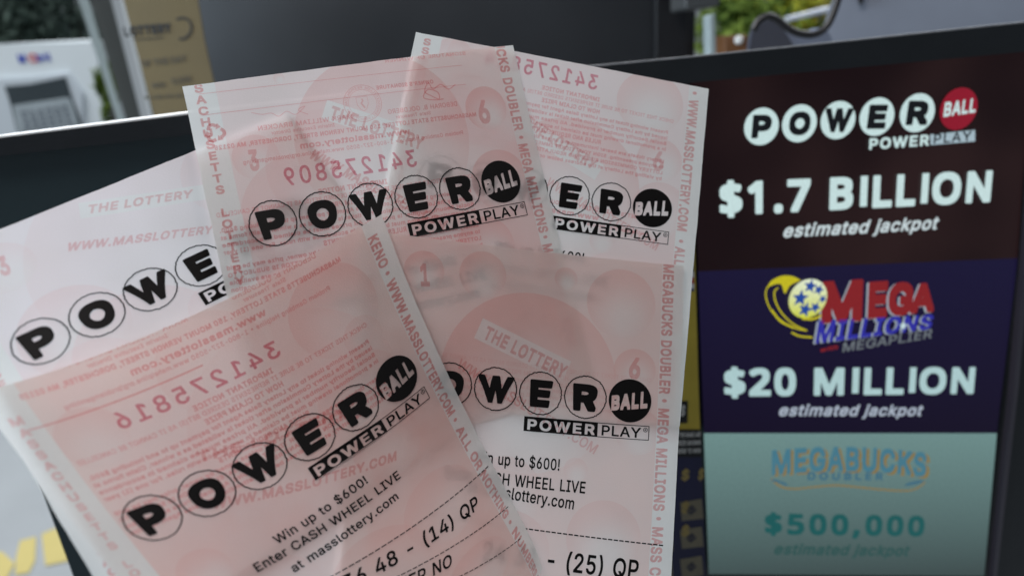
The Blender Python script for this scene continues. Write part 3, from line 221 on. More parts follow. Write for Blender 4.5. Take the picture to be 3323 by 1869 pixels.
  '5':'<w7B426S4C5q4c5F54515b5,66516m5>6y5e7$5L7(5>71587A567W588&5d;*5q;66.;::Z;::{;4;+;(;/:l;/9a;%9D:i9<9K9;9A979u9*:M8l:v8J;<7x;M7E;Q6U;J5t;;5J:{5&:[4e:64N9b4<8`4.~8%618;6-8b6:8|6M9.6d8j7*877=7c74766{7B6n7J6U7T6H',
  '6':'<w7L416t4<6<4S5i4v5M5>5;5g526?54775B7j5Z8>6+8u83;28R;:9z;::9;6:E;-:J:y:I:/9H9$:#8q:V8W:|89;:7o;I7E;N6m;K6(;?5S;)5/:i4n:D4S9u4A8x4/~8<6,8R608h6:9.6Z9&6i8o6y8@717m6z7X6i7Q6Z7m6=',
  '7':'<w5u475g4@5a4O5`5-5e5D8H995X9;5=9A539P509g50:n58;/5F;75c;:;#;:;D;2;M;%;P:n;P9^;K9G7|4B7o487]44',
  '8':'<w7E416`4>5t4[5A5+5)5X4|615%7$557N5U7x5F895<8c5<9R5D9|5X:E5{:g6L;$6{;57a;?8c;@9@;;9|;,:H:u:p:W;/:9;=9s;C9M;C8c;989;*7x;K7N;Z7$;^5};S5O;?5-;#4l:Y4S:04B9[468z4/~876,8l649.6C936L8s6_8L6l896m7t6e7W6U7K6H7f67~8:8l8_8t8v9)8t9.8_9:8C9B7t977c9)7x8u',
  '9':'<w6E486:4B654O675?766J6]6W6*6p5_755E7Z5487518|579Y5G:)5`:I6/:m6f;-7:;:8.;@90;=9g;1:D:t:i:Y;+:;;=9u;H9T;N8|;L87;A7h;+7::I6E8I498)446]44~808@8@8=8f8I9#8[9.8o8s9,8R9>8@9B7v967]8|7R8j7h8Q',
  '.':'8r5d435L4;554K4|4l4y5`5#5w5/6/5P6G6$6P6s6N746E7G697[5w7a5V7`4u7P4P744<6s436240',
  ',':'8r4z2s4n2}4i314i3m596)5@675N6?5a6A726A7M6;7V627Z6#7Y596g2}6Y2s6G2p572p',
 }),
 'screen':(0.5155,{
  '$':':E6d4&6Y476V4o5T4{5+5-5#554|675%6K546R5X6R6V6;6X6w6V6}5b7A5:7b5$864}9%5.9N5F9o5t:06V:>6Y:m6`:w6r:}7f:|7v:q7y:C7}:@8q:39@:%9G9x9I9J918i9$8c8Y8b7}8r7x8m7y868q7q9E7N9R779Y6w9Z629N5f9.5@8_5)7y4s7x477q4*7]4$',
  '1':':E714L6o4O6f4_6e8T6b8X688<5d8>5:8k569?5<9L6x:Z8):^87:U8;:E8:4_844Q8)4M',
  '.':'7m5R4G5;4U5,4q5*5R535s5I6+5e636=626^6&6o5n6v5R6u4z6l4^6Y4M6B4E5n4C',
  '7':':E6(4L5g4N5^4U5[5.7h964w9<4q9C4n9Q4q:S4w:Z5/:^9W:Z9a:J9_9L754U7%4L',
  'B':';&5a4L5E4O5<4d5<:A5A:V5W:^8+:]8p:R9V:89w9o:+9::,8^:&8A9y8+9e7i:/7@:=6l::5o:%5<9k5$9Q4m9-4[8c4R7w4L~6p5s6u5o7a5o895x8U658^6C8^6P8G6l806v7e6|6q6{~6p8F7W8C8%8H8B8V8N8p8B9(8%957W9;6q9;',
  'I':'8H554L4y4M4n4U4k5I4t5[5P5j5P9?5M9C4y9M4n9V4n:S4t:Z5(:^7_:[7h:S7j:J7g9V7_9N7.9C7*9?7*5j7_5]7h5S7h4W7_4N7P4L',
  'L':'9{5a4L5E4O5<4d5=:N5A:W5N:^6_:^6l:T6p:E6p5s9D5o9J5j9N5]9N4_9G4Q964L',
  'O':'<17E4J6_4Y604q5b5:5?5m5)6R4{794}82528{5G9O5f9w60::6_:Q7@:a80:f9#:a9[:R:2:::X9u:u9O;08{;>8D;C7Y;>6j;162:}5l:b5A:=4y9n4a9;4O8l4H8+4E~7q5m845j8T5m9#6#9M6N9`6|9e7g9U8M9D8j928}8s948T9=7|9@7[997@9-6p8[6c8?6Z7y6Z746c6n6q6N7@6#7[5q',
  'N':';{5a4L5E4O5<4d5<:A5A:V5W:^6c:^6u:W9?799B7@9E:S9M:[9Z:^:X:^:k:Y:q:N:r:8:r4h:k4Q:O4L9M4L9:4Q6l7s6i4Z6c4Q6Y4M',
  '2':':E5;4L5$4M4s4Z4q5R4u5f7C7|7b8K7o8p7g9(7[947H9>729C6^985|8q5N8q4y9H4z9|57:45e:L60:Z6Y:c7i:c84:[8b:G9*:*9@9Z9H8p9@8/907e8j767E5s9U5n9_5]9[4U9Q4N9C4L',
  '0':':E6Y4J6,4X5b4r5H555,5q4y6I4s704s824}8{519O5C9t5]:85x:L6C:]6h:d7E:f7|:a8K:R8p::9;9e9M989Z8`9a8#9`6|9U629;5B8z4x8^4b8B4S7n4H724E~7+5m7;5h7N5m7n6/8#6R8.7=8-8#7z8e7o8{7[967;9C6x986b8{6P8H6I7l6K7+6X6E6k6$',
  'M':'=65a4L5E4O5<4d5<:A5A:W5a:_6z:^70:W8c6x:9:W:F:^:]:_;q:^<(:W<-:A<-4m<,4Z<%4Q;q4L:o4L:b4N:X4U:S7I9A4U9;4O9(4L844L7|4T6l7F6h4V6c4P6U4L',
  '5':':E6-4I5K4V5&4h4|5,4}5q5&6%556-5Y6-6@5p6i5i7/5i7O5q7h6$7y688&6R7p6t7K7/6w756)7,5c7,537F5/7p5G:T5P:]5^:^9*:[91:U95:H959O9/9>8v996j986d8V7X8U8:8L8m87987s9K7T9Y6x9Y629K5U9*5%8i4j8C4W7t4L7F4F',
  ',':'7m4u3R4l3b4l4,5;6&5D6.5Q606S606g6,6r5s6r5I6X4Y6.3W5w3O',
 }),
}
# lamps: name, place and target seen from the camera (right, forward, up; metres), size, watts, colour
WORLD = .19
LAMPS = [('window_light', (-.75, .30, .25), (-.05, .18, 0), (.5, .5), 9.0, (.72, .87, 1.0)),
         ('back_light', (-.05, .245, .32), (0, .22, 0), (.5, .06), 1.7, (1.0, .95, .92)),  # unseen lamp added above and behind to shine through the paper
         ('front_fill', (-.42, -.22, .52), (0, .2, .02), (.32, .32), 2.9, (1.0, .95, .92)),  # warm fill added from the camera side for the room's dim light
         ('outdoor_light', (-3.0, 1.6, 4.0), (-.6, 4.2, -.6), (2.5, 2.5), 215.0, (.92, .97, 1.0)),
         ('far_window_light', (.9, 1.0, 1.3), (.5, 1.3, .3), (.6, .6), 14.0, (.95, .98, 1.0))]
# ---------------------------------------------------------------- set-up
import bpy, bmesh, math, random
import numpy as np
from mathutils import Vector, Matrix
from mathutils.geometry import delaunay_2d_cdt
random.seed(7)
scene = bpy.context.scene
COL = scene.collection
W0, H0, F = 3323.0, 1869.0, 2400.0          # photograph size and focal length in its pixels
CAM = np.array([0.0, 0.0, 1.42])
up = np.array([-.11, -.30, .95]); up /= np.linalg.norm(up)   # world up seen from the camera (x right, y forward, z up)
fw = np.array([0, 1., 0]); yw = fw - up * fw.dot(up); yw /= np.linalg.norm(yw)
xw = np.cross(yw, up)
RW = np.array([xw, yw, up])                  # camera axes -> world

def world(c):
    return np.asarray(c) @ RW.T + CAM

def ray(px):
    px = np.atleast_2d(np.asarray(px, float))
    return np.stack([(px[:, 0] - W0 / 2) / F, np.ones(len(px)), -(px[:, 1] - H0 / 2) / F], 1)

def at(x, y, depth):
    return world(ray((x, y)) * depth)[0]

# ---------------------------------------------------------------- objects
def put(o, parent=None, **props):
    COL.objects.link(o)
    if parent is not None:
        o.parent = parent
        o.matrix_parent_inverse = Matrix.Translation(-Vector(parent.location))
    for k, v in props.items():
        o[k] = v
    return o

def thing(name, label, cat, loc, group=None):
    o = bpy.data.objects.new(name, None)
    o.empty_display_size = .02
    o.location = Vector(loc)
    put(o)
    o['label'] = label; o['category'] = cat
    if group: o['group'] = group
    return o

def mesh_obj(name, V, Fc, mat, parent=None, smooth=False, uv=None, **props):
    me = bpy.data.meshes.new(name)
    me.from_pydata([tuple(map(float, v)) for v in V], [], [tuple(map(int, f)) for f in Fc])
    if uv is not None:
        l = me.uv_layers.new(name='UVMap')
        idx = np.empty(len(me.loops), dtype=np.int32); me.loops.foreach_get('vertex_index', idx)
        l.data.foreach_set('uv', np.asarray(uv, np.float32)[idx].ravel())
    me.materials.append(mat)
    if smooth:
        for p in me.polygons: p.use_smooth = True
    me.update()
    return put(bpy.data.objects.new(name, me), parent, **props)

def bm_obj(name, bm, mat, parent=None, smooth=False, **props):
    me = bpy.data.meshes.new(name)
    bmesh.ops.recalc_face_normals(bm, faces=bm.faces)
    bm.to_mesh(me); bm.free()
    me.materials.append(mat)
    if smooth:
        for p in me.polygons: p.use_smooth = True
    return put(bpy.data.objects.new(name, me), parent, **props)

def slab(bm, pts, back, bevel=0.0):
    """closed solid: front outline pts (world), pushed back by vector"""
    a = [bm.verts.new(Vector(p)) for p in pts]
    b = [bm.verts.new(Vector(p) + Vector(back)) for p in pts]
    n = len(pts)
    fs = [bm.faces.new(a), bm.faces.new(b[::-1])]
    for i in range(n):
        fs.append(bm.faces.new((a[i], b[i], b[(i + 1) % n], a[(i + 1) % n])))
    if bevel:
        es = list({e for f in fs for e in f.edges})
        bmesh.ops.bevel(bm, geom=es, offset=bevel, segments=3, affect='EDGES', profile=.6)

def tube(bm, pts, r, seg=10):
    pts = [Vector(p) for p in pts]
    rings = []
    for i, p in enumerate(pts):
        d = (pts[min(i + 1, len(pts) - 1)] - pts[max(i - 1, 0)]).normalized()
        s = d.cross(Vector((0, .3, 1))).normalized(); t = d.cross(s)
        rings.append([bm.verts.new(p + (s * math.cos(k * 2 * math.pi / seg) + t * math.sin(k * 2 * math.pi / seg)) * r) for k in range(seg)])
    for a, b in zip(rings, rings[1:]):
        for k in range(seg):
            bm.faces.new((a[k], a[(k + 1) % seg], b[(k + 1) % seg], b[k]))
    bm.faces.new(rings[0]); bm.faces.new(rings[-1][::-1])

# ---------------------------------------------------------------- filling outlines
def fill(loops, grid=0.0):
    """triangles of a region given by closed loops (even-odd), optionally with interior points so it can bend"""
    V = []; E = []
    for L in loops:
        n0 = len(V); V += [tuple(p) for p in L]
        E += [(n0 + i, n0 + (i + 1) % len(L)) for i in range(len(L))]
    if grid:
        A = np.concatenate([np.asarray(L) for L in loops]); lo, hi = A.min(0), A.max(0)
        for x in np.arange(lo[0] + grid * .51, hi[0], grid):
            for y in np.arange(lo[1] + grid * .53, hi[1], grid):
                V.append((x, y))
    r = delaunay_2d_cdt([Vector((float(x), float(y))) for x, y in V], E, [], 0, 1e-6)
    P = np.array([tuple(v) for v in r[0]]); T = np.array([f for f in r[2] if len(f) == 3])
    c = P[T].mean(1); ins = np.zeros(len(c), bool)
    for L in loops:
        L = np.asarray(L, float)
        for (x0, y0), (x1, y1) in zip(L, np.roll(L, -1, 0)):
            k = (y0 > c[:, 1]) != (y1 > c[:, 1])
            if k.any():
                xi = x0 + (c[:, 1] - y0) / ((y1 - y0) or 1e-12) * (x1 - x0)
                ins ^= k & (c[:, 0] < xi)
    return P, T[ins]

_glyph = {}
def dec(s):
    return (ENC.index(s[0]) * len(ENC) + ENC.index(s[1]) - 1500) / 1000.0

def glyph(font, ch):
    k = (font, ch)
    if k not in _glyph:
        cap, G = FONTS[font]
        if ch == ' ':
            _glyph[k] = (.26 / cap, [], None, None)
        elif font == 'screen' and ch == 'I':               # plain bar
            L = [np.array([(.13, 0), (.39, 0), (.39, 1), (.13, 1)])]
            _glyph[k] = (.52, L, *fill(L))
        elif ch == '*':                                # round bullet
            a = np.linspace(0, 2 * math.pi, 15)[:-1]
            L = [np.stack([.42 + .24 * np.cos(a), .5 + .24 * np.sin(a)], 1)]
            _glyph[k] = (.84, L, *fill(L))
        else:
            s = G[ch]; adv = dec(s[:2]) / cap; L = []
            for part in s[2:].split('~'):
                L.append(np.array([(dec(part[i:i + 2]), dec(part[i + 2:i + 4])) for i in range(0, len(part), 4)]) / cap)
            _glyph[k] = (adv, L, *fill(L))
    return _glyph[k]

def text_width(s, font, track=0.0):
    return sum(glyph(font, c)[0] + track for c in s) - track

# ---------------------------------------------------------------- surfaces to print on
class Plane:
    """flat surface through pixel (x, y) at a depth; uv are metres along its own axes"""
    def __init__(s, x, y, depth, n, right):
        s.o = (ray((x, y)) * depth)[0]
        s.n = np.asarray(n, float); s.n /= np.linalg.norm(s.n)
        r = np.asarray(right, float); r = r - s.n * r.dot(s.n); s.r = r / np.linalg.norm(r)
        s.u = np.cross(s.n, s.r)
        if s.u[2] < 0: s.u = -s.u
    def inv(s, px):
        d = ray(px); t = s.o.dot(s.n) / (d @ s.n)
        q = d * t[:, None] - s.o
        return np.stack([q @ s.r, -(q @ s.u)], 1)
    def map(s, uv, off=0.0):
        uv = np.atleast_2d(uv)
        return world(s.o + uv[:, :1] * s.r - uv[:, 1:2] * s.u + s.n * off)
    def pt(s, x, y, off=0.0):
        return s.map(s.inv((x, y)), off)[0]
    def normal(s):
        return RW @ s.n

class Sheet:
    """bent paper: (u, v) in logo pitches -> photograph pixel -> depth on the fan's common curved surface"""
    def __init__(s, pts, right=(), left=(), top=(), circles=(), gap=0.0, ridge=.35):
        U = np.array([p[0] for p in pts], float); X = np.array([p[1] for p in pts], float)
        lat = [('r', q) for q in right] + [('l', q) for q in left] + [('t', q) for q in top]
        nl = len(lat)
        A = np.c_[U, np.ones(len(U))]; aff = np.linalg.lstsq(A, X, rcond=None)[0]
        p = np.zeros(8 + 6 + 1 + 4 + nl)
        p[:3] = aff[:, 0]; p[3:6] = aff[:, 1]; p[14] = -3.1
        Ai = np.linalg.inv(aff[:2].T)
        for i, (k, q) in enumerate(lat):
            uv = Ai @ (np.array(q) - aff[2]); p[19 + i] = uv[0] if k == 't' else uv[1]
        ang = np.linspace(0, 2 * math.pi, 33)[:-1]
        def res(p):
            out = [(s._fwd(U, p) - X).ravel()]
            if nl:
                L = np.array([(6.12, p[19 + i]) if k == 'r' else ((-1.17, p[19 + i]) if k == 'l' else (p[19 + i], p[14])) for i, (k, q) in enumerate(lat)])
                out.append((s._fwd(L, p) - np.array([q for k, q in lat])).ravel())
            for i, (x0, x1, y0, y1) in circles:
                C = s._fwd(np.stack([i + .478 * np.cos(ang), .478 * np.sin(ang)], 1), p)
                out.append(np.array([C[:, 0].min() - x0, C[:, 0].max() - x1, C[:, 1].min() - y0, C[:, 1].max() - y1]))
            out.append(p[8:14] * 28 * ridge)
            out.append(p[15:19] * 28 * ridge)
            out.append(p[6:8] * 300)
            return np.concatenate(out)
        lam = 1e-2; r = res(p); J = None
        for it in range(60):
            J = np.stack([(res(p + h) - r) / 1e-5 for h in np.eye(len(p)) * 1e-5], 1)
            g = J.T @ r; Hm = J.T @ J
            while lam < 1e9:
                dp = np.linalg.solve(Hm + lam * np.diag(np.diag(Hm) + 1e-6), -g); r2 = res(p + dp)
                if r2 @ r2 < r @ r: break
                lam *= 4
            else: break
            if (r @ r - r2 @ r2) < 1e-6 * (r @ r): p, r = p + dp, r2; break
            p, r = p + dp, r2; lam = max(lam / 5, 1e-9)
        s.p = p; s.T = p[14]; s.gap = gap; s.err = math.sqrt((r @ r) / len(r))
    def _fwd(s, uv, p):
        u, v = uv[:, 0], uv[:, 1]
        w = 1 + p[6] * u + p[7] * v
        w = np.maximum(w, .15)
        x = (p[0] * u + p[1] * v + p[2]) / w + p[8] * u * u + p[9] * u * v + p[10] * v * v + p[15] * u ** 3 * .3 + p[17] * v ** 3 * .15
        y = (p[3] * u + p[4] * v + p[5]) / w + p[11] * u * u + p[12] * u * v + p[13] * v * v + p[16] * u ** 3 * .3 + p[18] * v ** 3 * .15
        return np.stack([x, y], 1)
    def fwd(s, uv):
        return s._fwd(np.atleast_2d(np.asarray(uv, float)), s.p)
    def inv(s, px):
        px = np.atleast_2d(np.asarray(px, float)); uv = np.tile([2.5, 0.], (len(px), 1))
        for _ in range(25):
            f0 = s.fwd(uv); e = 1e-4
            a = (s.fwd(uv + [e, 0]) - f0) / e; b = (s.fwd(uv + [0, e]) - f0) / e
            d = px - f0; det = a[:, 0] * b[:, 1] - a[:, 1] * b[:, 0]
            st = np.stack([(d[:, 0] * b[:, 1] - d[:, 1] * b[:, 0]) / det, (a[:, 0] * d[:, 1] - a[:, 1] * d[:, 0]) / det], 1)
            uv = uv + np.clip(st, -1.5, 1.5)
        return uv
    def map(s, uv, off=0.0):
        px = s.fwd(uv)
        z = base_depth(px) + s.gap - off
        return world(ray(px) * z[:, None])

# the fan's common surface: depth (m) measured from how large the print appears
_D = np.array([(130, 1107, .130), (314, 1021, .136), (620, 880, .149), (960, 715, .159), (1300, 645, .178), (1560, 600, .195),
               (2000, 655, .197), (2180, 480, .202), (1830, 1280, .182), (2100, 1300, .184), (660, 1605, .131), (850, 1520, .134),
               (1080, 1370, .148), (1220, 1270, .165), (1700, 1800, .172), (1250, 1850, .150)])
def _dq(px):
    x = (np.clip(px[:, 0], -500, 3400) - 1200) / 1000; y = (np.clip(px[:, 1], -200, 2400) - 1000) / 1000
    return np.stack([np.ones(len(x)), x, y, x * x * .5, x * y * .5, y * y * .5], 1)
_A = np.r_[_dq(_D[:, :2]), np.diag([0, 0, 0, .5, .5, .9])]
_c = np.linalg.lstsq(_A, np.r_[_D[:, 2], np.zeros(6)], rcond=None)[0]
def base_depth(px):
    px = np.asarray(px, float); x, y = px[:, 0] / 100, px[:, 1] / 100
    # the stack is not quite flat: soft bends shared by every sheet in it
    wave = np.sin(.9 * x + .35 * y + 1) * .5 + np.sin(-.42 * x + .8 * y + 2.2) * .6 + np.sin(1.5 * x - .9 * y) * .22 + np.sin(.3 * x + 1.7 * y + .5) * .18
    return np.maximum(_dq(px) @ _c, .10) + wave * .00042

class Print:
    """collects flat shapes laid out on a surface and links them as one mesh"""
    def __init__(s, surf, off=0.0):
        s.surf, s.off, s.V, s.T, s.n = surf, off, [], [], 0
    def add(s, P, T):
        s.V.append(np.asarray(P, float)); s.T.append(np.asarray(T) + s.n); s.n += len(P)
    def shape(s, loops, grid=0.0):
        s.add(*fill(loops, grid))
    def poly_px(s, pts, grid=0.0):
        s.shape([s.surf.inv(pts)], grid)
    def glyphs(s, txt, font, o, ex, ey, track=0.0):
        x = 0.0
        for ch in txt:
            adv, L, P, T = glyph(font, ch)
            if P is not None:
                s.add(o + P[:, :1] * ex + x * ex + P[:, 1:2] * ey, T)
            x += adv + track
    def text(s, txt, font, o, e, cap, mirror=False, slant=0.0, track=0.0, pre='', arch=0.0, taper=1.0, perp=None, raw=False):
        """baseline from o to e (surface coordinates), cap height cap"""
        o, e = np.asarray(o, float), np.asarray(e, float)
        w = text_width(txt, font, track); ex = (e - o) / w
        d = ex / np.linalg.norm(ex)
        ey = np.array([d[1], -d[0]]) * (-1 if mirror else 1) * cap
        if perp is not None: ey = np.asarray(perp) * cap
        if pre: s.glyphs(pre, font, o - ex * (text_width(pre, font, track) + track), ex, ey, track)
        if not arch and taper == 1.0:
            s.glyphs(txt, font, o, ex, ey + ex / np.linalg.norm(ex) * cap * slant, track)
        else:
            x = 0.0
            for ch in txt:
                adv, L, P, T = glyph(font, ch)
                if P is not None:
                    t = (P[:, 0] + x) / w; k = 1 + (taper - 1) * t
                    h = P[:, 1] * k + arch * (1 - (2 * t - 1) ** 2)
                    s.add(o + np.outer(P[:, 0] + x, ex) + np.outer(h, ey) + np.outer(P[:, 1], ex / np.linalg.norm(ex) * cap * slant), T)
                x += adv + track
    def text_px(s, txt, font, p0, p1, cap_px, **k):
        uv = s.surf.inv([p0, p1]); sc = np.linalg.norm(uv[1] - uv[0]) / math.dist(p0, p1)
        if hasattr(s.surf, 'lean'):                        # upright direction of the display, which leans a little to its own edges
            m = ((p0[0] + p1[0]) / 2, (p0[1] + p1[1]) / 2); q = s.surf.inv([m, (m[0] - 10 * s.surf.lean(m[0]), m[1] - 10)])
            d = q[1] - q[0]; k['perp'] = d / np.linalg.norm(d)
        s.text(txt, font, uv[0], uv[1], cap_px * sc, **k)
    def stroke(s, uv, w, closed=False):
        uv = np.asarray(uv, float); n = len(uv)
        d = np.gradient(uv, axis=0)
        if closed: d = np.roll(uv, -1, 0) - np.roll(uv, 1, 0)
        d /= np.linalg.norm(d, axis=1)[:, None] + 1e-12
        nn = np.stack([-d[:, 1], d[:, 0]], 1) * w / 2
        P = np.r_[uv + nn, uv - nn]; T = []
        for i in range(n if closed else n - 1):
            j = (i + 1) % n; T += [(i, j, n + j), (i, n + j, n + i)]
        s.add(P, T)
    def stroke_px(s, pts, w_px, smooth=0):
        if smooth: pts = spline(pts, smooth)
        uv = s.surf.inv(pts); sc = np.linalg.norm(uv[1] - uv[0]) / math.dist(pts[0], pts[1])
        s.stroke(uv, w_px * sc)
    def disc(s, c, r, grid=0.0, n=48):
        s.shape([circle(c, r, n)], grid)
    def ring(s, c, r, w, n=64):
        s.stroke(circle(c, r, n), w, closed=True)
    def build(s, name, mat, parent, **props):
        P = np.concatenate(s.V); T = np.concatenate(s.T)
        if isinstance(s.surf, Sheet):                      # the sheet ends here, so does its print
            c = P[T].mean(1); T = T[(c[:, 1] > s.surf.T + .01) & (c[:, 0] > -1.16) & (c[:, 0] < 6.11)]
        return mesh_obj(name, s.surf.map(P, s.off), T, mat, parent, uv=P, **props)

def circle(c, r, n=48):
    a = np.linspace(0, 2 * math.pi, n + 1)[:-1]
    return np.stack([c[0] + r * np.cos(a), c[1] + r * np.sin(a)], 1)

def spline(pts, n=8):
    P = np.asarray(pts, float); Q = np.r_[[2 * P[0] - P[1]], P, [2 * P[-1] - P[-2]]]; out = []
    for i in range(len(P) - 1):
        a, b, c, d = Q[i:i + 4]
        for t in np.linspace(0, 1, n + 1)[:-1]:
            out.append(.5 * (2 * b + (c - a) * t + (2 * a - 5 * b + 4 * c - d) * t * t + (3 * b - a - 3 * c + d) * t ** 3))
    out.append(P[-1])
    return [tuple(p) for p in out]

# ---------------------------------------------------------------- materials
def srgb(r, g, b):
    f = lambda c: c / 12.92 if c <= .04045 else ((c + .055) / 1.055) ** 2.4
    return (f(r / 255), f(g / 255), f(b / 255), 1)

class N:
    def __init__(s, name):
        s.m = bpy.data.materials.new(name); s.m.use_nodes = True
        s.t = s.m.node_tree; s.t.nodes.clear()
        s.out = s.new('ShaderNodeOutputMaterial')
    def new(s, t, **k):
        n = s.t.nodes.new(t)
        for a, b in k.items(): setattr(n, a, b)
        return n
    def set(s, sock, v):
        if hasattr(v, 'node'): s.t.links.new(v, sock)
        else: sock.default_value = v[:3] if sock.type == 'VECTOR' and hasattr(v, '__len__') else v
    def math(s, op, a, b=None, c=None, clamp=False):
        n = s.new('ShaderNodeMath', operation=op, use_clamp=clamp)
        for i, v in enumerate((a, b, c)):
            if v is not None: s.set(n.inputs[i], v)
        return n.outputs[0]
    def vmath(s, op, a, b=None):
        n = s.new('ShaderNodeVectorMath', operation=op)
        s.set(n.inputs[0], a)
        if b is not None: s.set(n.inputs[1], b)
        return n.outputs[1] if op in ('LENGTH', 'DISTANCE', 'DOT_PRODUCT') else n.outputs[0]
    def mix(s, f, a, b, blend='MIX'):
        n = s.new('ShaderNodeMix', data_type='RGBA', blend_type=blend)
        s.set(n.inputs[0], f); s.set(n.inputs[6], a); s.set(n.inputs[7], b)
        return n.outputs[2]
    def noise(s, vec, scale, detail=3, rough=.55):
        n = s.new('ShaderNodeTexNoise'); s.set(n.inputs['Vector'], vec)
        n.inputs['Scale'].default_value = scale; n.inputs['Detail'].default_value = detail; n.inputs['Roughness'].default_value = rough
        return n.outputs[0]
    def ramp(s, f, lo, hi, a=0.0, b=1.0, smooth=True):
        n = s.new('ShaderNodeMapRange', interpolation_type='SMOOTHSTEP' if smooth else 'LINEAR')
        s.set(n.inputs[0], f); n.inputs[1].default_value = lo; n.inputs[2].default_value = hi
        n.inputs[3].default_value = a; n.inputs[4].default_value = b
        return n.outputs[0]
    def shader_mix(s, f, a, b):
        n = s.new('ShaderNodeMixShader'); s.set(n.inputs[0], f); s.t.links.new(a, n.inputs[1]); s.t.links.new(b, n.inputs[2])
        return n.outputs[0]
    def end(s, sh):
        s.t.links.new(sh, s.out.inputs[0]); return s.m

def solid(name, rgb, rough=.5, spec=.5, metal=0.0, mottle=.12, scale=30.0, emit=0.0, coat=0.0, bump=0.0):
    n = N(name); b = n.new('ShaderNodeBsdfPrincipled')
    tc = n.new('ShaderNodeTexCoord').outputs['Object']
    nz = n.noise(tc, scale, 4)
    dark = tuple(c * (1 - mottle) for c in rgb[:3]) + (1,); lite = tuple(min(1, c * (1 + mottle)) for c in rgb[:3]) + (1,)
    col = n.mix(nz, dark, lite)
    n.set(b.inputs['Base Color'], col)
    n.set(b.inputs['Roughness'], n.ramp(nz, .2, .8, rough * .85, min(1, rough * 1.15)))
    b.inputs['Specular IOR Level'].default_value = spec; b.inputs['Metallic'].default_value = metal
    b.inputs['Coat Weight'].default_value = coat
    if emit:
        n.set(b.inputs['Emission Color'], col); b.inputs['Emission Strength'].default_value = emit
    if bump:
        bp = n.new('ShaderNodeBump'); bp.inputs['Strength'].default_value = bump; bp.inputs['Distance'].default_value = .001
        n.set(bp.inputs['Height'], n.noise(tc, scale * 8, 5)); n.t.links.new(bp.outputs[0], b.inputs['Normal'])
    return n.end(b.outputs[0])

def ink(name, rgb, amount=1.0):
    """offset ink soaked into the paper: filters what lies under it, a little unevenly"""
    n = N(name); t = n.new('ShaderNodeBsdfTransparent')
    tc = n.new('ShaderNodeUVMap').outputs[0]
    f = n.ramp(n.noise(tc, 22, 3), .25, .75, amount * .72, amount)
    n.set(t.inputs[0], n.mix(f, (1, 1, 1, 1), rgb))
    return n.end(t.outputs[0])

def toner(name):
    """thermal print: near black with grainy, slightly worn spots"""
    n = N(name); b = n.new('ShaderNodeBsdfPrincipled')
    tc = n.new('ShaderNodeUVMap').outputs[0]
    g = n.ramp(n.noise(tc, 60, 4, .7), .55, .85)
    n.set(b.inputs['Base Color'], n.mix(g, (.006, .005, .005, 1), (.06, .054, .052, 1)))
    b.inputs['Roughness'].default_value = .62; b.inputs['Specular IOR Level'].default_value = .12
    return n.end(b.outputs[0])

def glow(name, rgb, strength=1.0, grad=None, cloud=None, spec=.35, rough=.22):
    """a lit area of a display: its own light, with the panel's fine unevenness, plus the gloss of the front glass"""
    n = N(name); b = n.new('ShaderNodeBsdfPrincipled')
    b.inputs['Base Color'].default_value = (.004, .004, .005, 1)
    b.inputs['Roughness'].default_value = rough; b.inputs['Specular IOR Level'].default_value = spec
    uv = n.new('ShaderNodeUVMap').outputs[0]
    col = rgb
    if grad:
        v0, v1, rgb2 = grad
        sp = n.new('ShaderNodeSeparateXYZ'); n.set(sp.inputs[0], uv)
        col = n.mix(n.ramp(sp.outputs[1], v0, v1, smooth=False), rgb, rgb2)
    if cloud:
        col = n.mix(n.ramp(n.noise(uv, 9, 2), .42, .72), col, cloud)  # soft patches of reflected glare painted into the emission colour
    nz = n.ramp(n.noise(uv, 900, 2, .8), .3, .7, .93, 1.07)
    m = n.new('ShaderNodeVectorMath', operation='SCALE'); n.set(m.inputs[0], col); n.set(m.inputs[3], nz)
    n.set(b.inputs['Emission Color'], m.outputs[0]); b.inputs['Emission Strength'].default_value = strength
    return n.end(b.outputs[0])

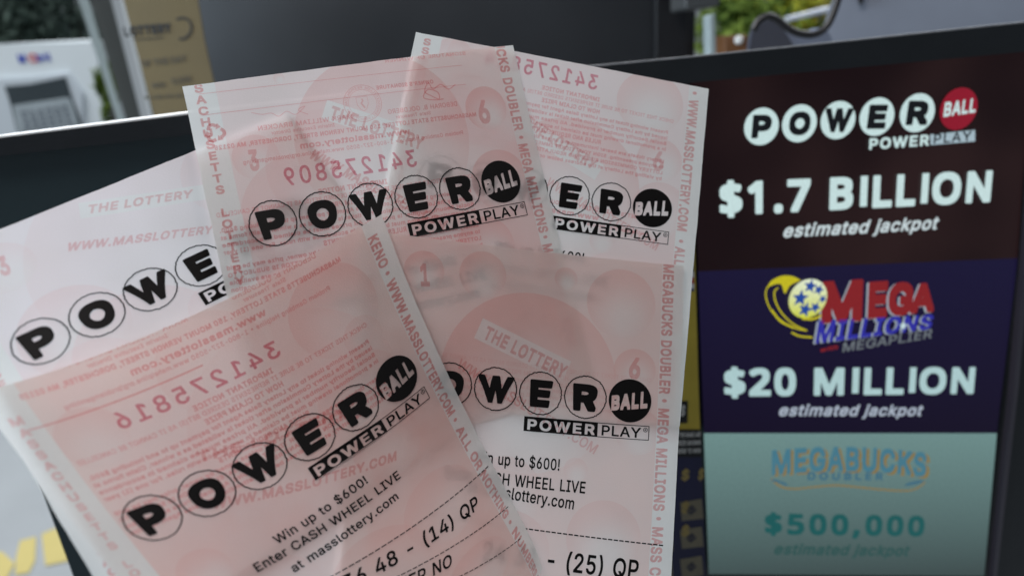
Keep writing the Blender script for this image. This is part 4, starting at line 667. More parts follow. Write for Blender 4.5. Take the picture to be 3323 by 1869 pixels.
def paper(name, sheet, balls, bars, pink=(.80, .60, .59), depth=1.0, see=.07, trans=.42):
    n = N(name)
    uv = n.new('ShaderNodeUVMap').outputs[0]
    sp = n.new('ShaderNodeSeparateXYZ'); n.set(sp.inputs[0], uv); u, v = sp.outputs[0], sp.outputs[1]
    fib = n.noise(uv, 9, 5, .6); cloud = n.noise(uv, 1.1, 3)
    white = n.mix(fib, (.80, .80, .785, 1), (.86, .86, .845, 1))
    red = (pink[0] * .96, pink[1] * .72, pink[2] * .70, 1)
    base = n.mix(n.ramp(cloud, .3, .7, .82, 1.0), white, n.mix(n.ramp(v, -.8, 1.6), (*pink, 1), (pink[0] * .985, pink[1] * .875, pink[2] * .86, 1)))
    k = None
    for (c, r, st) in balls:
        d = n.new('ShaderNodeVectorMath', operation='SUBTRACT'); n.set(d.inputs[0], uv); d.inputs[1].default_value = (c[0], c[1], 0)
        ln = n.vmath('LENGTH', d.outputs[0])
        inside = n.ramp(ln, r + .012, r - .012)
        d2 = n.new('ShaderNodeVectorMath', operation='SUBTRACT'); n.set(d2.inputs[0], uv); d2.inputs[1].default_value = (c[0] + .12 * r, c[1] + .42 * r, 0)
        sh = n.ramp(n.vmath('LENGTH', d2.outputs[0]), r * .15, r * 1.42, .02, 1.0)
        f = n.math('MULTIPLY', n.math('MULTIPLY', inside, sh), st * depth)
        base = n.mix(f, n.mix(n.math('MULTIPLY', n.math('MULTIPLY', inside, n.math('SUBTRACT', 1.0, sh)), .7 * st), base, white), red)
    for (c, hw, hh, ang) in bars:
        d = n.new('ShaderNodeVectorMath', operation='SUBTRACT'); n.set(d.inputs[0], uv); d.inputs[1].default_value = (c[0], c[1], 0)
        ca, sa = math.cos(ang), math.sin(ang)
        a = n.math('ABSOLUTE', n.vmath('DOT_PRODUCT', d.outputs[0], (ca, sa, 0)))
        b = n.math('ABSOLUTE', n.vmath('DOT_PRODUCT', d.outputs[0], (-sa, ca, 0)))
        f = n.math('MULTIPLY', n.ramp(a, hw + .01, hw - .01), n.ramp(b, hh + .01, hh - .01))
        base = n.mix(n.math('MULTIPLY', f, .8), base, white)
    grain = n.ramp(n.noise(uv, 75, 3, .75), .3, .7, .955, 1.035)
    strip = n.math('MAXIMUM', n.ramp(u, -.55 + .008, -.55 - .008), n.ramp(u, 5.62 - .008, 5.62 + .008))
    col = n.mix(strip, base, white)
    sc_ = n.new('ShaderNodeVectorMath', operation='SCALE'); n.set(sc_.inputs[0], col); n.set(sc_.inputs[3], grain); col = sc_.outputs[0]
    df = n.new('ShaderNodeBsdfDiffuse'); n.set(df.inputs[0], col); df.inputs[1].default_value = .6
    tr = n.new('ShaderNodeBsdfTranslucent'); n.set(tr.inputs[0], n.mix(.4, col, (.88, .82, .76, 1)))
    tp = n.new('ShaderNodeBsdfTransparent'); n.set(tp.inputs[0], col)
    bp = n.new('ShaderNodeBump'); bp.inputs['Strength'].default_value = .18; bp.inputs['Distance'].default_value = .0004
    n.set(bp.inputs['Height'], n.noise(uv, 26, 5, .65))
    n.t.links.new(bp.outputs[0], df.inputs['Normal'])
    sh = n.shader_mix(n.ramp(cloud, .3, .7, trans - .04, trans + .04), df.outputs[0], tr.outputs[0])
    return n.end(n.shader_mix(see, sh, tp.outputs[0]))

M_BLACK = toner('thermal_black')
M_RED = ink('red_back_ink', (.93, .52, .53, 1), .8)
M_REDFAINT = ink('faint_back_ink', (.95, .60, .60, 1), .75)
M_SERIAL = ink('serial_ink', (.80, .27, .36, 1), .8)
M_BORDER = ink('border_ink', (.88, .50, .50, 1), .9)
M_PATTERN = ink('pattern_ink', (.88, .52, .52, 1), .62)

# ---------------------------------------------------------------- lottery tickets
def logo(pr, letters='POWER', ball=True, box=True):
    """row of numbered balls and the bar below it"""
    tilt = {'P': .0, 'O': .0, 'W': 0, 'E': .03, 'R': 0}
    for i, ch in enumerate('POWER'):
        rj = np.random.default_rng(i).normal(0, .0045, 96)
        a_ = np.linspace(0, 2 * math.pi, 97)[:-1]
        pr.stroke(np.stack([i + (.464 + rj) * np.cos(a_), (.464 + rj) * np.sin(a_)], 1), .024, closed=True)
        adv, L, P, T = glyph('black', ch)
        lo, hi = P.min(0), P.max(0); w = hi[0] - lo[0]
        sx = {'P': .52, 'O': .58, 'W': .66, 'E': .47, 'R': .55}[ch] / w; sy = -.60 / (hi[1] - lo[1])
        Q = (P - (lo + hi) / 2) * [sx, sy]
        Q[:, 0] *= 1 - .10 * (Q[:, 1] / .28)                      # slightly flared tops
        if ch in 'ER': Q[:, 0] += -.05 * Q[:, 1]
        if ch == 'P': Q[:, 0] += .03 * Q[:, 1]
        if ch == 'W': Q[:, 0] *= 1 - .12 * (Q[:, 1] / .28)
        pr.add(Q + [i + (-.02 if ch == 'P' else 0), .01], T)
    # solid ball with BALL knocked out
    loops = [circle((5, 0), .478, 64)]; x = 0.0; s = 'BALL'; w = sum(glyph('black', c)[0] for c in s)
    for ch in s:
        adv, L, P, T = glyph('black', ch)
        for l in L:
            q = l * [1, -1] + [x, 0]
            a = (q[:, 0] / w - .5); k = .80 + .35 * abs(a) * 2 if False else 1.0
            xx = 5 + a * .84; yy = q[:, 1] * (.33 + .05 * a) + .16 + .0 * a - .12 * a
            loops.append(np.stack([xx, yy], 1))
        x += adv
    pr.shape(loops, .12)
    # bar: POWER knocked out of black, PLAY outlined
    x0, x1, xm, y0, y1 = 2.67, 5.46, 4.31, .53, .85
    loops = [np.array([(x0, y0), (xm, y0), (xm, y1), (x0, y1)])]; s = 'POWER'; w = sum(glyph('bold', c)[0] + .10 for c in s); x = 0.05
    for ch in s:
        adv, L, P, T = glyph('bold', ch)
        for l in L:
            q = l * [1, -1] + [x, 0]
            loops.append(np.stack([x0 + .05 + q[:, 0] / w * (xm - x0 - .08), y1 - .05 + q[:, 1] * (y1 - y0 - .10)], 1))
        x += adv + .10
    pr.shape(loops, .10)
    for a, b in (((xm, y0 + .008), (x1, y0 + .008)), ((xm, y1 - .008), (x1, y1 - .008)), ((x1 - .008, y0 + .017), (x1 - .008, y1 - .017))):
        t = np.linspace(0, 1, 9)[:, None]; pr.stroke(np.array(a) * (1 - t) + np.array(b) * t, .016)
    pr.text('PLAY', 'text', (xm + .07, y1 - .05), (x1 - .17, y1 - .05), y1 - y0 - .10)
    pr.ring((x1 - .085, y0 + .09), .045, .012, 20)
    pr.text('R', 'text', (x1 - .105, y0 + .115), (x1 - .065, y0 + .115), .05)

BACK_TOP = [(-2.35, 'SIGNATURE OF WINNER', 'text', .075, 1.9, 3.4), (-1.78, "OWNER'S SIGNATURE", 'bold', .085, 1.3, 3.1),
            (-1.22, 'MARK WILLIAM BRACKEN', 'text', .10, 1.95, 0.55), (-1.22, 'DEBORAH B. GOLDBERG', 'text', .10, 1.6, 3.25),
            (-1.10, 'Interim Executive Director', 'text', .075, 1.3, 0.80), (-1.10, 'State Treasurer', 'text', .075, .8, 3.4),
            (-.94, 'MASSACHUSETTS STATE LOTTERY, 150 MOUNT VERNON STREET, DORCHESTER, MA 02125', 'bold', .092, 5.6, -.35),
            (-.73, 'www.masslottery.com', 'bold', .125, 2.35, 1.30),
            (-.57, 'Problem Gambling Helpline * 1-800-327-5050 www.mahelpline.org/problemgambling', 'text', .085, 4.7, .15)]
BACK_LOW = [(.27, 'IMPORTANT NOTICE', 'bold', .105, 1.45, 1.75),
            (.42, 'CHECK THIS TICKET TO BE SURE IT REPRESENTS DESIRED BET(S) AS IT CANNOT BE CANCELLED', 'text', .090, 5.4, -.3),
            (.585, 'HOW TO CLAIM PRIZE', 'bold', .105, 1.45, 1.8),
            (.735, 'Present winning ticket to any Lottery Sales Agent for payment up to and including $600.', 'bold', .085, 5.3, -.3),
            (.885, 'issued by the Lottery Commission after ticket is validated as a winner. Claim forms at', 'bold', .085, 5.3, -.3),
            (1.035, 'Social Security number is provided. All prizes must be claimed in accordance', 'bold', .085, 5.3, -.3),
            (1.185, 'in a promotional drawing must be claimed in accordance with rules. For one (1) year', 'bold', .085, 5.3, -.3),
            (1.345, 'RULES AND REQUIREMENTS', 'bold', .105, 1.75, 1.65),
            (1.50, 'Lottery tickets are bearer instrument and unless signed by owner, prize may be paid', 'bold', .085, 5.3, -.3),
            (1.65, 'to anyone presenting. SIGN YOUR TICKET IMMEDIATELY. BETTOR IS SUBJECT TO', 'bold', .085, 5.3, -.3),
            (1.80, 'LOTTERY COMMISSION RULES AND REGULATIONS. Applicable rules are available', 'bold', .085, 5.3, -.3),
            (1.95, 'by visiting the Lottery at the address below or attending any Sales Agent location', 'bold', .085, 5.3, -.3)]

def back_text(pr, o, ex, rows, dx=0.0, v_lim=None):
    """lines of the rear print, seen through the paper and therefore mirrored; o = middle of the serial line"""
    ex = np.asarray(ex, float) / np.linalg.norm(ex); ey = np.array([-ex[1], ex[0]])
    for dv, t, f, cap, w, x0 in rows:
        if v_lim and not (v_lim[0] < dv < v_lim[1]): continue
        l = o + ex * (x0 - 2.4 + dx) + ey * dv
        pr.text(t, f, l + ex * w, l, cap, mirror=True)

TICKETS = {}
def ticket(key, sheet, label, v_end, balls_px, bars_px, u0=-1.17, u1=6.12, pink=(.80, .60, .59), depth=1.0, see=.07, trans=.42):
    balls = []
    for (x, y, rx, st) in balls_px:
        q = sheet.inv([(x, y), (x + rx, y), (x - rx, y), (x, y + rx), (x, y - rx)])
        balls.append((q[0], (np.linalg.norm(q[1] - q[2]) + np.linalg.norm(q[3] - q[4])) / 4, st))
    bars = []
    for (a, b, h) in bars_px:
        q = sheet.inv([a, b]); d = q[1] - q[0]
        bars.append((q.mean(0), np.linalg.norm(d) / 2, h * np.linalg.norm(d) / math.dist(a, b) / 2, math.atan2(d[1], d[0])))
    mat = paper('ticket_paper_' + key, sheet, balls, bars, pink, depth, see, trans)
    nu, nv = 74, int((v_end - sheet.T) / .1)
    U, Vv = np.meshgrid(np.linspace(u0, u1, nu), np.linspace(sheet.T, v_end, nv))
    uv = np.stack([U.ravel(), Vv.ravel()], 1)
    Fc = [(j * nu + i, (j + 1) * nu + i, (j + 1) * nu + i + 1, j * nu + i + 1) for j in range(nv - 1) for i in range(nu - 1)]
    # guillotined, slightly wavering edges
    rj = np.random.default_rng(ord(key)); sm = lambda n: np.convolve(rj.normal(0, 1, n + 8), np.ones(5) / 5, 'same')[4:-4]
    G = uv.reshape(nv, nu, 2); G[:, 0, 0] += sm(nv) * .006; G[:, -1, 0] += sm(nv) * .006; G[0, :, 1] += sm(nu) * .006
    P = sheet.map(uv)
    root = thing('lottery_ticket', label, 'ticket', P[(nv - 1) * nu + nu // 2], 'fan of five lottery tickets')
    mesh_obj('paper', P, Fc, mat, root, smooth=True, uv=uv)
    TICKETS[key] = root
    return root

def border_down(pr, segs, cap, u=5.77):
    cap = cap * 1.28
    for t, a, b in segs:
        q = pr.surf.inv([a, b]); q[:, 0] = u - cap / 2
        pr.text(t, 'bold', q[0], q[1], cap)

def border_stack(pr, txt, p_first, step, cap=.165, u=-.86):
    pr = Print(pr.surf, pr.off)
    v = pr.surf.inv([p_first])[0][1]
    for ch in txt:
        if ch != ' ':
            w = glyph('bold', ch)[0] * cap * 1.12
            pr.text(ch, 'bold', (u - w / 2, v + cap / 2), (u + w / 2, v + cap / 2), cap)
        v += step
    return pr

def dashes(pr, a, b, n):
    q = pr.surf.inv([a, b])
    for i in range(n):
        t0 = (i + .12) / n; t1 = (i + .88) / n
        pr.stroke(np.array([q[0] + (q[1] - q[0]) * t for t in np.linspace(t0, t1, 3)]), .028)

I = lambda *c: list(enumerate(c))
sB = Sheet([((0, 0), (880, 726)), ((1, 0), (1044.5, 695)), ((2, 0), (1202.5, 666)), ((3, 0), (1352.7, 639.5)), ((4, 0), (1491, 613.5)), ((5, 0), (1626, 590)),
            ((2.67, .53), (1326, 728.5)), ((5.46, .53), (1703.5, 653.8)), ((5.46, .85), (1711.5, 693.5)), ((2.67, .85), (1337, 765.5)), ((4.31, .53), (1554, 682))],
           right=[(1697, 290), (1776, 620), (1823, 821)], left=[(594, 282), (636, 488), (668, 620), (742, 954)], top=[(594, 282), (1100, 212), (1658, 151)],
           circles=[(0, (798, 962, 647.5, 804)), (1, (966, 1123, 619, 771)), (3, (1282, 1423.5, 567, 712)), (4, (1422.5, 1559.5, 544, 683)), (5, (1561, 1691, 522, 658))], gap=.0006)
sE = Sheet([((0, 0), (487.5, 1676)), ((1, 0), (667.5, 1605)), ((2, 0), (847, 1518.5)), ((3, 0), (1011.5, 1417.5)), ((4, 0), (1154, 1318)), ((5, 0), (1283, 1226)),
            ((2.67, .53), (1007, 1518)), ((2.67, .85), (1028, 1557)), ((5.46, .53), (1368, 1257)), ((5.46, .85), (1386, 1293))],
           right=[(1238, 710), (1344, 945), (1374, 1018), (1446, 1205), (1588, 1483), (1623, 1540), (1653, 1605), (1703, 1713), (1755, 1869)], left=[(93, 1513), (240, 1690), (386, 1869)], top=[(1238, 710), (1100, 773), (742, 954), (86, 1236)],
           circles=[(0, (389, 587, 1603, 1750)), (1, (571, 764, 1529, 1680)), (2, (755, 939, 1437, 1599)), (3, (931.5, 1091.5, 1336.5, 1498.5)), (4, (1083, 1225, 1240, 1396)), (5, (1218, 1348, 1155, 1300))], gap=-.0010, ridge=.12)
sD = Sheet([((2, 0), (1607.5, 1262)), ((3, 0), (1755.5, 1276)), ((4, 0), (1900, 1287.5)), ((5, 0), (2045, 1300)),
            ((2.67, .53), (1701, 1351)), ((5.46, .53), (2104, 1381)), ((5.46, .85), (2102, 1430)), ((2.67, .85), (1699, 1395)), ((4.31, .53), (1940, 1370))],
           right=[(2218, 862), (2215, 1240), (2198, 1544), (2177, 1869)], top=[(1260, 755), (1823, 825), (2200, 860), (2218, 862)],
           circles=[(2, (1538, 1677, 1191, 1333)), (3, (1686, 1825, 1206, 1346)), (4, (1831, 1969, 1216, 1359)), (5, (1976, 2114, 1230, 1370))], gap=0.0)
sC = Sheet([((3, 0), (1848.5, 635.5)), ((4, 0), (1983, 656.5)), ((5, 0), (2119, 675)), ((5.46, .53), (2171.5, 751.6)), ((5.46, .85), (2169, 792)), ((4.31, .53), (2017, 735)), ((4.31, .85), (2013, 771))],
           right=[(2300, 291), (2268, 620), (2243, 947)], left=[(1349, 105), (1335, 180)], top=[(1349, 105), (1640, 160), (2000, 230), (2300, 291)],
           circles=[(3, (1782, 1915, 570, 701)), (4, (1917.5, 2048, 592.5, 721)), (5, (2054, 2184, 612, 738))], gap=.0012)
sA = Sheet([((0, 0), (130, 1107)), ((1, 0), (314.5, 1021)), ((2, 0), (490, 940)), ((3, 0), (648, 863)), ((2.67, .53), (645, 949)), ((2.67, .85), (667, 988))],
           left=[(104, 1531), (156, 1631), (300, 1869)], top=[(636, 488), (317, 620), (0, 742)],
           circles=[(0, (32.5, 228, 1028, 1187)), (1, (222.5, 406.5, 946, 1096)), (2, (402, 578, 868, 1011.5))], gap=.0019)
for k, s_ in zip('ABCDE', (sA, sB, sC, sD, sE)):
    print('SHEET', k, 'err %.2f' % s_.err, 'top %.2f' % s_.T, s_.fwd([(-1.17, s_.T), (6.12, s_.T), (-1.17, 4), (6.12, 4), (-1.17, 6), (6.12, 6)]).round().tolist())
print('DEPTH', base_depth(np.array([(0, 700), (0, 1300), (400, 1869), (600, 300), (1700, 1869), (2200, 1869), (1300, 100), (2250, 300), (1500, 2300)])).round(3))

# --- back left ticket (window light put into its paler, lilac paper colour)
rA = ticket('A', sA, 'ticket at far left, pale lilac in window light, letters P O W E showing, behind the others', 6.0,
            [(560, 800, 400, .42), (245, 1070, 165, .8), (860, 1110, 120, .5), (500, 1130, 230, .75), (10, 870, 95, .5), (330, 1230, 150, .6), (700, 990, 80, .5), (760, 560, 150, .5)],
            [((258, 685), (720, 615), 66)], pink=(.87, .80, .825), depth=.5, see=.03)
pr = Print(sA, .00005)
pr.text_px('THE LOTTERY', 'bold', (283, 693), (625, 640), 34, slant=.25)
pr.text_px('WWW.MASSLOTTERY.COM', 'bold', (215, 815), (800, 742), 33, slant=.3)
pr.text_px('3', 'bold', (5, 895), (45, 882), 85)
pr.build('pattern_text', M_PATTERN, rA)
pr = Print(sA, .00004); border_stack(pr, 'SETTS LOTTERY MASSACHUSETTS LOTTERY', (18, 1200), .235).build('border_text', M_BORDER, rA)
pr = Print(sA, .00009); logo(pr); pr.build('logo', M_BLACK, rA)

# --- back right ticket
rC = ticket('C', sC, 'back right ticket beside the screen, its top edge sloping down to the right', 5.0,
            [(1840, 610, 235, 1.0), (2110, 335, 105, .75), (2140, 520, 72, .75), (1560, 200, 110, .5), (2140, 680, 90, .55), (1955, 780, 42, .5), (1470, 180, 60, .6), (1500, 500, 150, .6)],
            [((1690, 400), (1945, 560), 60)], pink=(.86, .74, .735), depth=.75, see=.04)
pr = Print(sC, .00004)
back_text(pr, sC.inv([(1815, 268)])[0], sC.inv([(1938, 293)])[0] - sC.inv([(1688, 238)])[0], BACK_LOW, .25)
back_text(pr, sC.inv([(1815, 268)])[0] + [0, 3.95], sC.inv([(1938, 293)])[0] - sC.inv([(1688, 238)])[0], BACK_TOP[6:], .1)
pr.build('back_text', M_RED, rC)
pr = Print(sC, .00006); pr.text_px('341275814', 'text', (1938, 293), (1563, 207), 52, mirror=True, track=.12); pr.build('serial_number', M_SERIAL, rC)
pr = Print(sC, .00007)
pr.text_px('THE LOTTERY', 'bold', (1700, 405), (1925, 552), 36)
pr.text_px('6', 'bold', (2115, 548), (2160, 553), 62)
pr.text_px('WWW.MASSLOTTERY.COM', 'text', (1770, 600), (2130, 815), 30)
pr.build('pattern_text', M_PATTERN, rC)
pr = Print(sC, .00005)
border_down(pr, [('*', (2265, 296), (2263, 314)), ('WWW.MASSLOTTERY.COM', (2259, 327), (2224, 755)), ('*', (2218, 775), (2215, 793)), ('ALL OR NOTHING * NUMBERS GAME', (2213, 803), (2170, 1420))], .185)
border_stack(pr, 'SSACHUSETTS LOTTERY', (1372, 134), .224).build('border_text', M_BORDER, rC)
pr.build('border_text', M_BORDER, rC)
pr = Print(sC, .00009); logo(pr); pr.build('logo', M_BLACK, rC)
pr = Print(sC, .00009)
pr.text('Win up to $600!', 'text', (1.46, 1.53), (3.54, 1.53), .215); pr.text('Enter CASH WHEEL LIVE', 'text', (.87, 2.02), (4.12, 2.05), .215); pr.text('at masslottery.com', 'text', (1.42, 2.38), (3.88, 2.42), .215)
pr.build('play_text', M_BLACK, rC)

# --- upper middle ticket
rB = ticket('B', sB, 'upper middle ticket with the serial number ending 809 in mirrored red digits', 5.0,
            [(1250, 450, 280, .85), (1578, 352, 68, 1.0), (1625, 585, 95, .9), (1580, 800, 95, .95), (830, 510, 75, .55), (1000, 700, 210, .45), (1480, 160, 35, .5), (905, 255, 18, .5), (1420, 720, 75, .55), (760, 830, 130, .4), (1060, 540, 190, .35)],
            [((1052, 355), (1330, 445), 66)], pink=(.86, .725, .715), depth=.82, see=.05)
pr = Print(sB, .00004)
oB = sB.inv([(1143, 572)])[0]; dB = sB.inv([(1358, 539)])[0] - sB.inv([(921, 604)])[0]
back_text(pr, oB, dB, BACK_TOP, .15); back_text(pr, oB, dB, BACK_LOW, -.1)
for dv in (-2.62, -2.12, -1.68):
    e = dB / np.linalg.norm(dB); nn = np.array([-e[1], e[0]])
    t = np.linspace(-2.7, 2.9, 30)[:, None]; pr.stroke(oB + e * t + nn * dv, .012)
pr.stroke_px([(1478, 275), (1455, 290), (1430, 275), (1405, 290), (1390, 270), (1378, 298), (1400, 312), (1425, 322), (1420, 300), (1388, 292), (1375, 318), (1410, 325), (1440, 322)], 3.0, 6)
pr.stroke_px([(1000, 372), (968, 358), (990, 345), (960, 372), (930, 362), (905, 378), (880, 368), (850, 372), (815, 366)], 2.2, 6)
pr.build('back_text', M_RED, rB)
pr = Print(sB, .00006); pr.text_px('341275809', 'text', (1358, 538), (921, 604), 57, mirror=True, track=.14); pr.build('serial_number', M_SERIAL, rB)
pr = Print(sB, .00007)
pr.text_px('THE LOTTERY', 'bold', (1066, 385), (1370, 487), 46)
pr.text_px('WWW.MASSLOTTERY.COM', 'bold', (1000, 510), (1440, 745), 34, slant=.2)
pr.text_px('6', 'bold', (1556, 400), (1603, 393), 66)
pr.text_px('3', 'bold', (812, 553), (850, 548), 70)
pr.build('pattern_text', M_PATTERN, rB)
pr = Print(sB, .00005)
border_down(pr, [('MEGABU', (1590, 40), (1622, 160)), ('CKS', (1622, 160), (1640, 238)), ('DOUBLER', (1648, 252), (1695, 424)), ('*', (1693, 437), (1697, 455)), ('MEGA', (1699, 466), (1720, 562)),
                 ('MILLIONS', (1727, 572), (1767, 757)), ('*', (1771, 760), (1776, 777)), ('MASS CASH * KENO', (1779, 790), (1860, 1130))], .19)
border_stack(pr, 'SACHUSETTS LOTTERY MASSACHU', (632, 289), .2345).build('border_text', M_BORDER, rB)
pr.build('border_text', M_BORDER, rB)
# recycling arrows and the round state seal of the rear print
pr = Print(sB, .00007); q = sB.inv([(698, 432)])[0]
for k in range(3):
    a0 = k * 2 * math.pi / 3 - .5; t = np.linspace(a0, a0 + 1.35, 7)
    rr = .15 + .03 * np.cos((t - a0 - .7) * 3)
    P = np.stack([q[0] + rr * np.cos(t), q[1] + rr * np.sin(t)], 1); pr.stroke(P, .07)
    d = np.array([-math.sin(t[-1]), math.cos(t[-1])]); m = np.array([d[1], -d[0]])
    pr.shape([np.array([P[-1] + m * .07, P[-1] - m * .07, P[-1] + d * .09])])
pr.build('recycling_mark', M_BORDER, rB)
pr = Print(sB, .00006); q = sB.inv([(1177, 336)])[0]
pr.ring(q, .40, .015); pr.ring(q, .30, .010)
for i, ch in enumerate('SIGILLUM REIPUBLICAE MASSACHUSETTENSIS'):
    if ch == ' ': continue
    a = -i / 38 * 2 * math.pi; e = np.array([-math.sin(a), math.cos(a)]) * -.03; o = q + np.array([math.cos(a), math.sin(a)]) * .325
    pr.text(ch, 'text', o - e, o + e, .05, mirror=True)
sh = np.array([(-.12, -.14), (.12, -.14), (.12, .02), (.06, .13), (0, .17), (-.06, .13), (-.12, .02)])
pr.stroke(q + sh, .012, closed=True)
pr.stroke(q + np.array([(0, -.10), (.01, -.05), (-.03, 0), (.0, .05), (.03, .11)]), .035)
pr.build('seal_mark', M_REDFAINT, rB)
pr = Print(sB, .00009); logo(pr); pr.build('logo', M_BLACK, rB)
pr = Print(sB, .00009)
pr.text('Win up to $600!', 'text', (1.46, 1.62), (3.54, 1.62), .215); pr.text('Enter CASH WHEEL LIVE', 'text', (.87, 2.02), (4.12, 2.05), .215); pr.text('at masslottery.com', 'text', (1.42, 2.38), (3.88, 2.42), .215)
pr.build('play_text', M_BLACK, rB)

# --- lower right ticket
rD = ticket('D', sD, 'lower right ticket reading (25) QP, its top edge lying over two other tickets', 4.6,
            [(1715, 1240, 290, .85), (1376, 880, 66, .85), (1567, 892, 76, .8), (1837, 905, 37, .7), (2016, 985, 111, .7), (2060, 1200, 68, .8), (2070, 1400, 75, .55), (1868, 1525, 40, .5), (1958, 1745, 122, .75),
             (1640, 1600, 120, .45), (1650, 1790, 135, .6), (1400, 1300, 90, .5)],
            [((1553, 1064), (1840, 1205), 72)], pink=(.85, .71, .68), depth=.76, see=.05, trans=.44)
pr = Print(sD, .00007)
pr.text_px('THE LOTTERY', 'bold', (1566, 1095), (1830, 1228), 44)
pr.text_px('WWW.MASSLOTTERY.COM', 'text', (1480, 1190), (1930, 1475), 34)
pr.text_px('1', 'bold', (1362, 925), (1402, 925), 70)
pr.text_px('6', 'bold', (2036, 1222), (2084, 1228), 66)
pr.build('pattern_text', M_PATTERN, rD)
pr = Print(sD, .00004)
back_text(pr, sD.inv([(1700, 1130)])[0], np.array([1.0, 0.03]), BACK_LOW, .2, (.3, 1.3)); 
pr.build('back_text', ink('barely_seen_ink', (.96, .82, .82, 1), .6), rD)
pr = Print(sD, .00005)
border_down(pr, [('MEGABUCKS DOUBLER', (2180, 858), (2160, 1280)), ('*', (2158, 1290), (2157, 1310)), ('MEGA MILLIONS', (2156, 1324), (2142, 1660)), ('*', (2141, 1672), (2140, 1692)), ('MASS CASH * KENO', (2139, 1708), (2110, 2120))], .185)
border_stack(pr, 'MASSACHUSETTS LOTTERY', (1200, 800), .235).build('border_text', M_BORDER, rD)
pr.build('border_text', M_BORDER, rD)
pr = Print(sD, .00009); logo(pr); pr.build('logo', M_BLACK, rD)
pr = Print(sD, .00009)
pr.text_px('up to $600!', 'text', (1614, 1506), (1818, 1526), 36, pre='Win ')
pr.text_px('H WHEEL LIVE', 'text', (1627, 1572), (1901, 1600), 37, pre='Enter CAS')
pr.text_px('lottery.com', 'text', (1657, 1619), (1864, 1652), 37, pre='at mass')
dashes(pr, (1380, 1668), (2154, 1769), 42)
pr.text_px('- (25) QP', 'text', (1766, 1843), (2072, 1878), 60, pre='24 31 ')
pr.build('play_text', M_BLACK, rD)

# --- front ticket
rE = ticket('E', sE, 'frontmost ticket at lower left with mirrored red serial number ending 816', 9.6,
            [(1090, 1010, 150, .6), (664, 1850, 80, .5), (1260, 1440, 110, .45), (1440, 1640, 118, .45), (1250, 1860, 150, .5), (1190, 1290, 150, .35), (300, 1420, 110, .4), (1000, 1350, 340, .2), (700, 1180, 180, .3), (1180, 1090, 65, .3), (900, 1930, 140, .4), (1560, 1860, 90, .5)],
            [], pink=(.86, .70, .665), depth=.8, see=.06, trans=.42)
pr = Print(sE, .00004)
oE = sE.inv([(660, 1268)])[0]; dE = sE.inv([(918, 1150)])[0] - sE.inv([(384, 1396)])[0]
back_text(pr, oE, dE, BACK_TOP[2:], .25); back_text(pr, oE, dE, BACK_LOW, .35)
e = dE / np.linalg.norm(dE); nn = np.array([-e[1], e[0]])
pr.stroke(oE + e * np.linspace(-2.7, .2, 20)[:, None] + nn * -.42, .03)
pr.build('back_text', M_RED, rE)
pr = Print(sE, .00006); pr.text_px('341275816', 'text', (918, 1148), (384, 1396), 62, mirror=True, track=.14); pr.build('serial_number', M_SERIAL, rE)
pr = Print(sE, .00007)
pr.text_px('WWW.MASSLOTTERY.COM', 'bold', (690, 1650), (1290, 1490), 36, slant=.15)
pr.text_px('THE LOTTERY', 'bold', (640, 1500), (1130, 1345), 36, slant=.15)
pr.build('pattern_text', M_PATTERN, rE)
pr = Print(sE, .00005)
border_down(pr, [('KENO', (1222, 755), (1260, 862)), ('*', (1262, 872), (1270, 890)), ('WWW.MASSLOTTERY.COM', (1273, 905), (1472, 1343)), ('*', (1477, 1350), (1485, 1366)),
                 ('ALL OR NOTHING', (1490, 1385), (1643, 1682)), ('*', (1647, 1690), (1656, 1707)), ('NUMBERS GAME', (1661, 1724), (1790, 1990))], .175)
border_stack(pr, 'MASSACHUSETTS LOTTERY MASSACHUSETTS', (40, 1370), .22, .15).build('border_text', M_REDFAINT, rE)
pr.build('border_text', M_BORDER, rE)
pr = Print(sE, .00009); logo(pr); pr.build('logo', M_BLACK, rE)
pr = Print(sE, .00009)
pr.text_px('Win up to $600!', 'text', (900, 1765), (1198, 1562), 36)
pr.text_px('Enter CASH WHEEL LIVE', 'text', (834, 1856), (1304, 1546), 36)
pr.text_px('at masslottery.com', 'text', (954, 1857), (1298, 1613), 36)
dashes(pr, (1040, 1888), (1586, 1510), 30)
dashes(pr, (1240, 1893), (1650, 1642), 26)
dashes(pr, (1430, 1898), (1690, 1745), 17)
pr.text_px('48 - (14) QP', 'text', (1222, 1865), (1558, 1644), 58, pre='36 ')
pr.text_px('NO', 'text', (1403, 1869), (1470, 1832), 50, pre='MULTIPLIER ')
pr.text_px('$4.00', 'text', (1500, 1900), (1640, 1830), 40) if False else None
pr.build('play_text', M_BLACK, rE)

# ---------------------------------------------------------------- jackpot display
S = Plane(2780, 1000, .335, (.15, -.93, -.277), (.985, .168, -.033))
Nw = S.normal()
S.lean = lambda x: .036 - .146 * (x - 2270) / 1000
dpy = thing('jackpot_display', 'wide black monitor behind the tickets showing three jackpots', 'monitor', S.pt(1700, 1869))
M_CASE = solid('black_plastic', (.013, .016, .020, 1), .42, .4, mottle=.25, scale=60, bump=.15)
M_GLASSY = solid('dark_teal_panel', (.021, .038, .045, 1), .30, .5, mottle=.15, scale=8)
bm = bmesh.new()
body = [(-330, 480), (0, 441), (608, 368), (1150, 306), (1891, 223), (2240, 190), (2658, 148), (3323, 78), (3900, 12), (3700, 2250), (400, 2250), (262, 1960), (90, 1490)]
slab(bm, [S.pt(x, y, -.003) for x, y in body], -Nw * .005, .0012)
bm_obj('housing', bm, M_CASE, dpy)
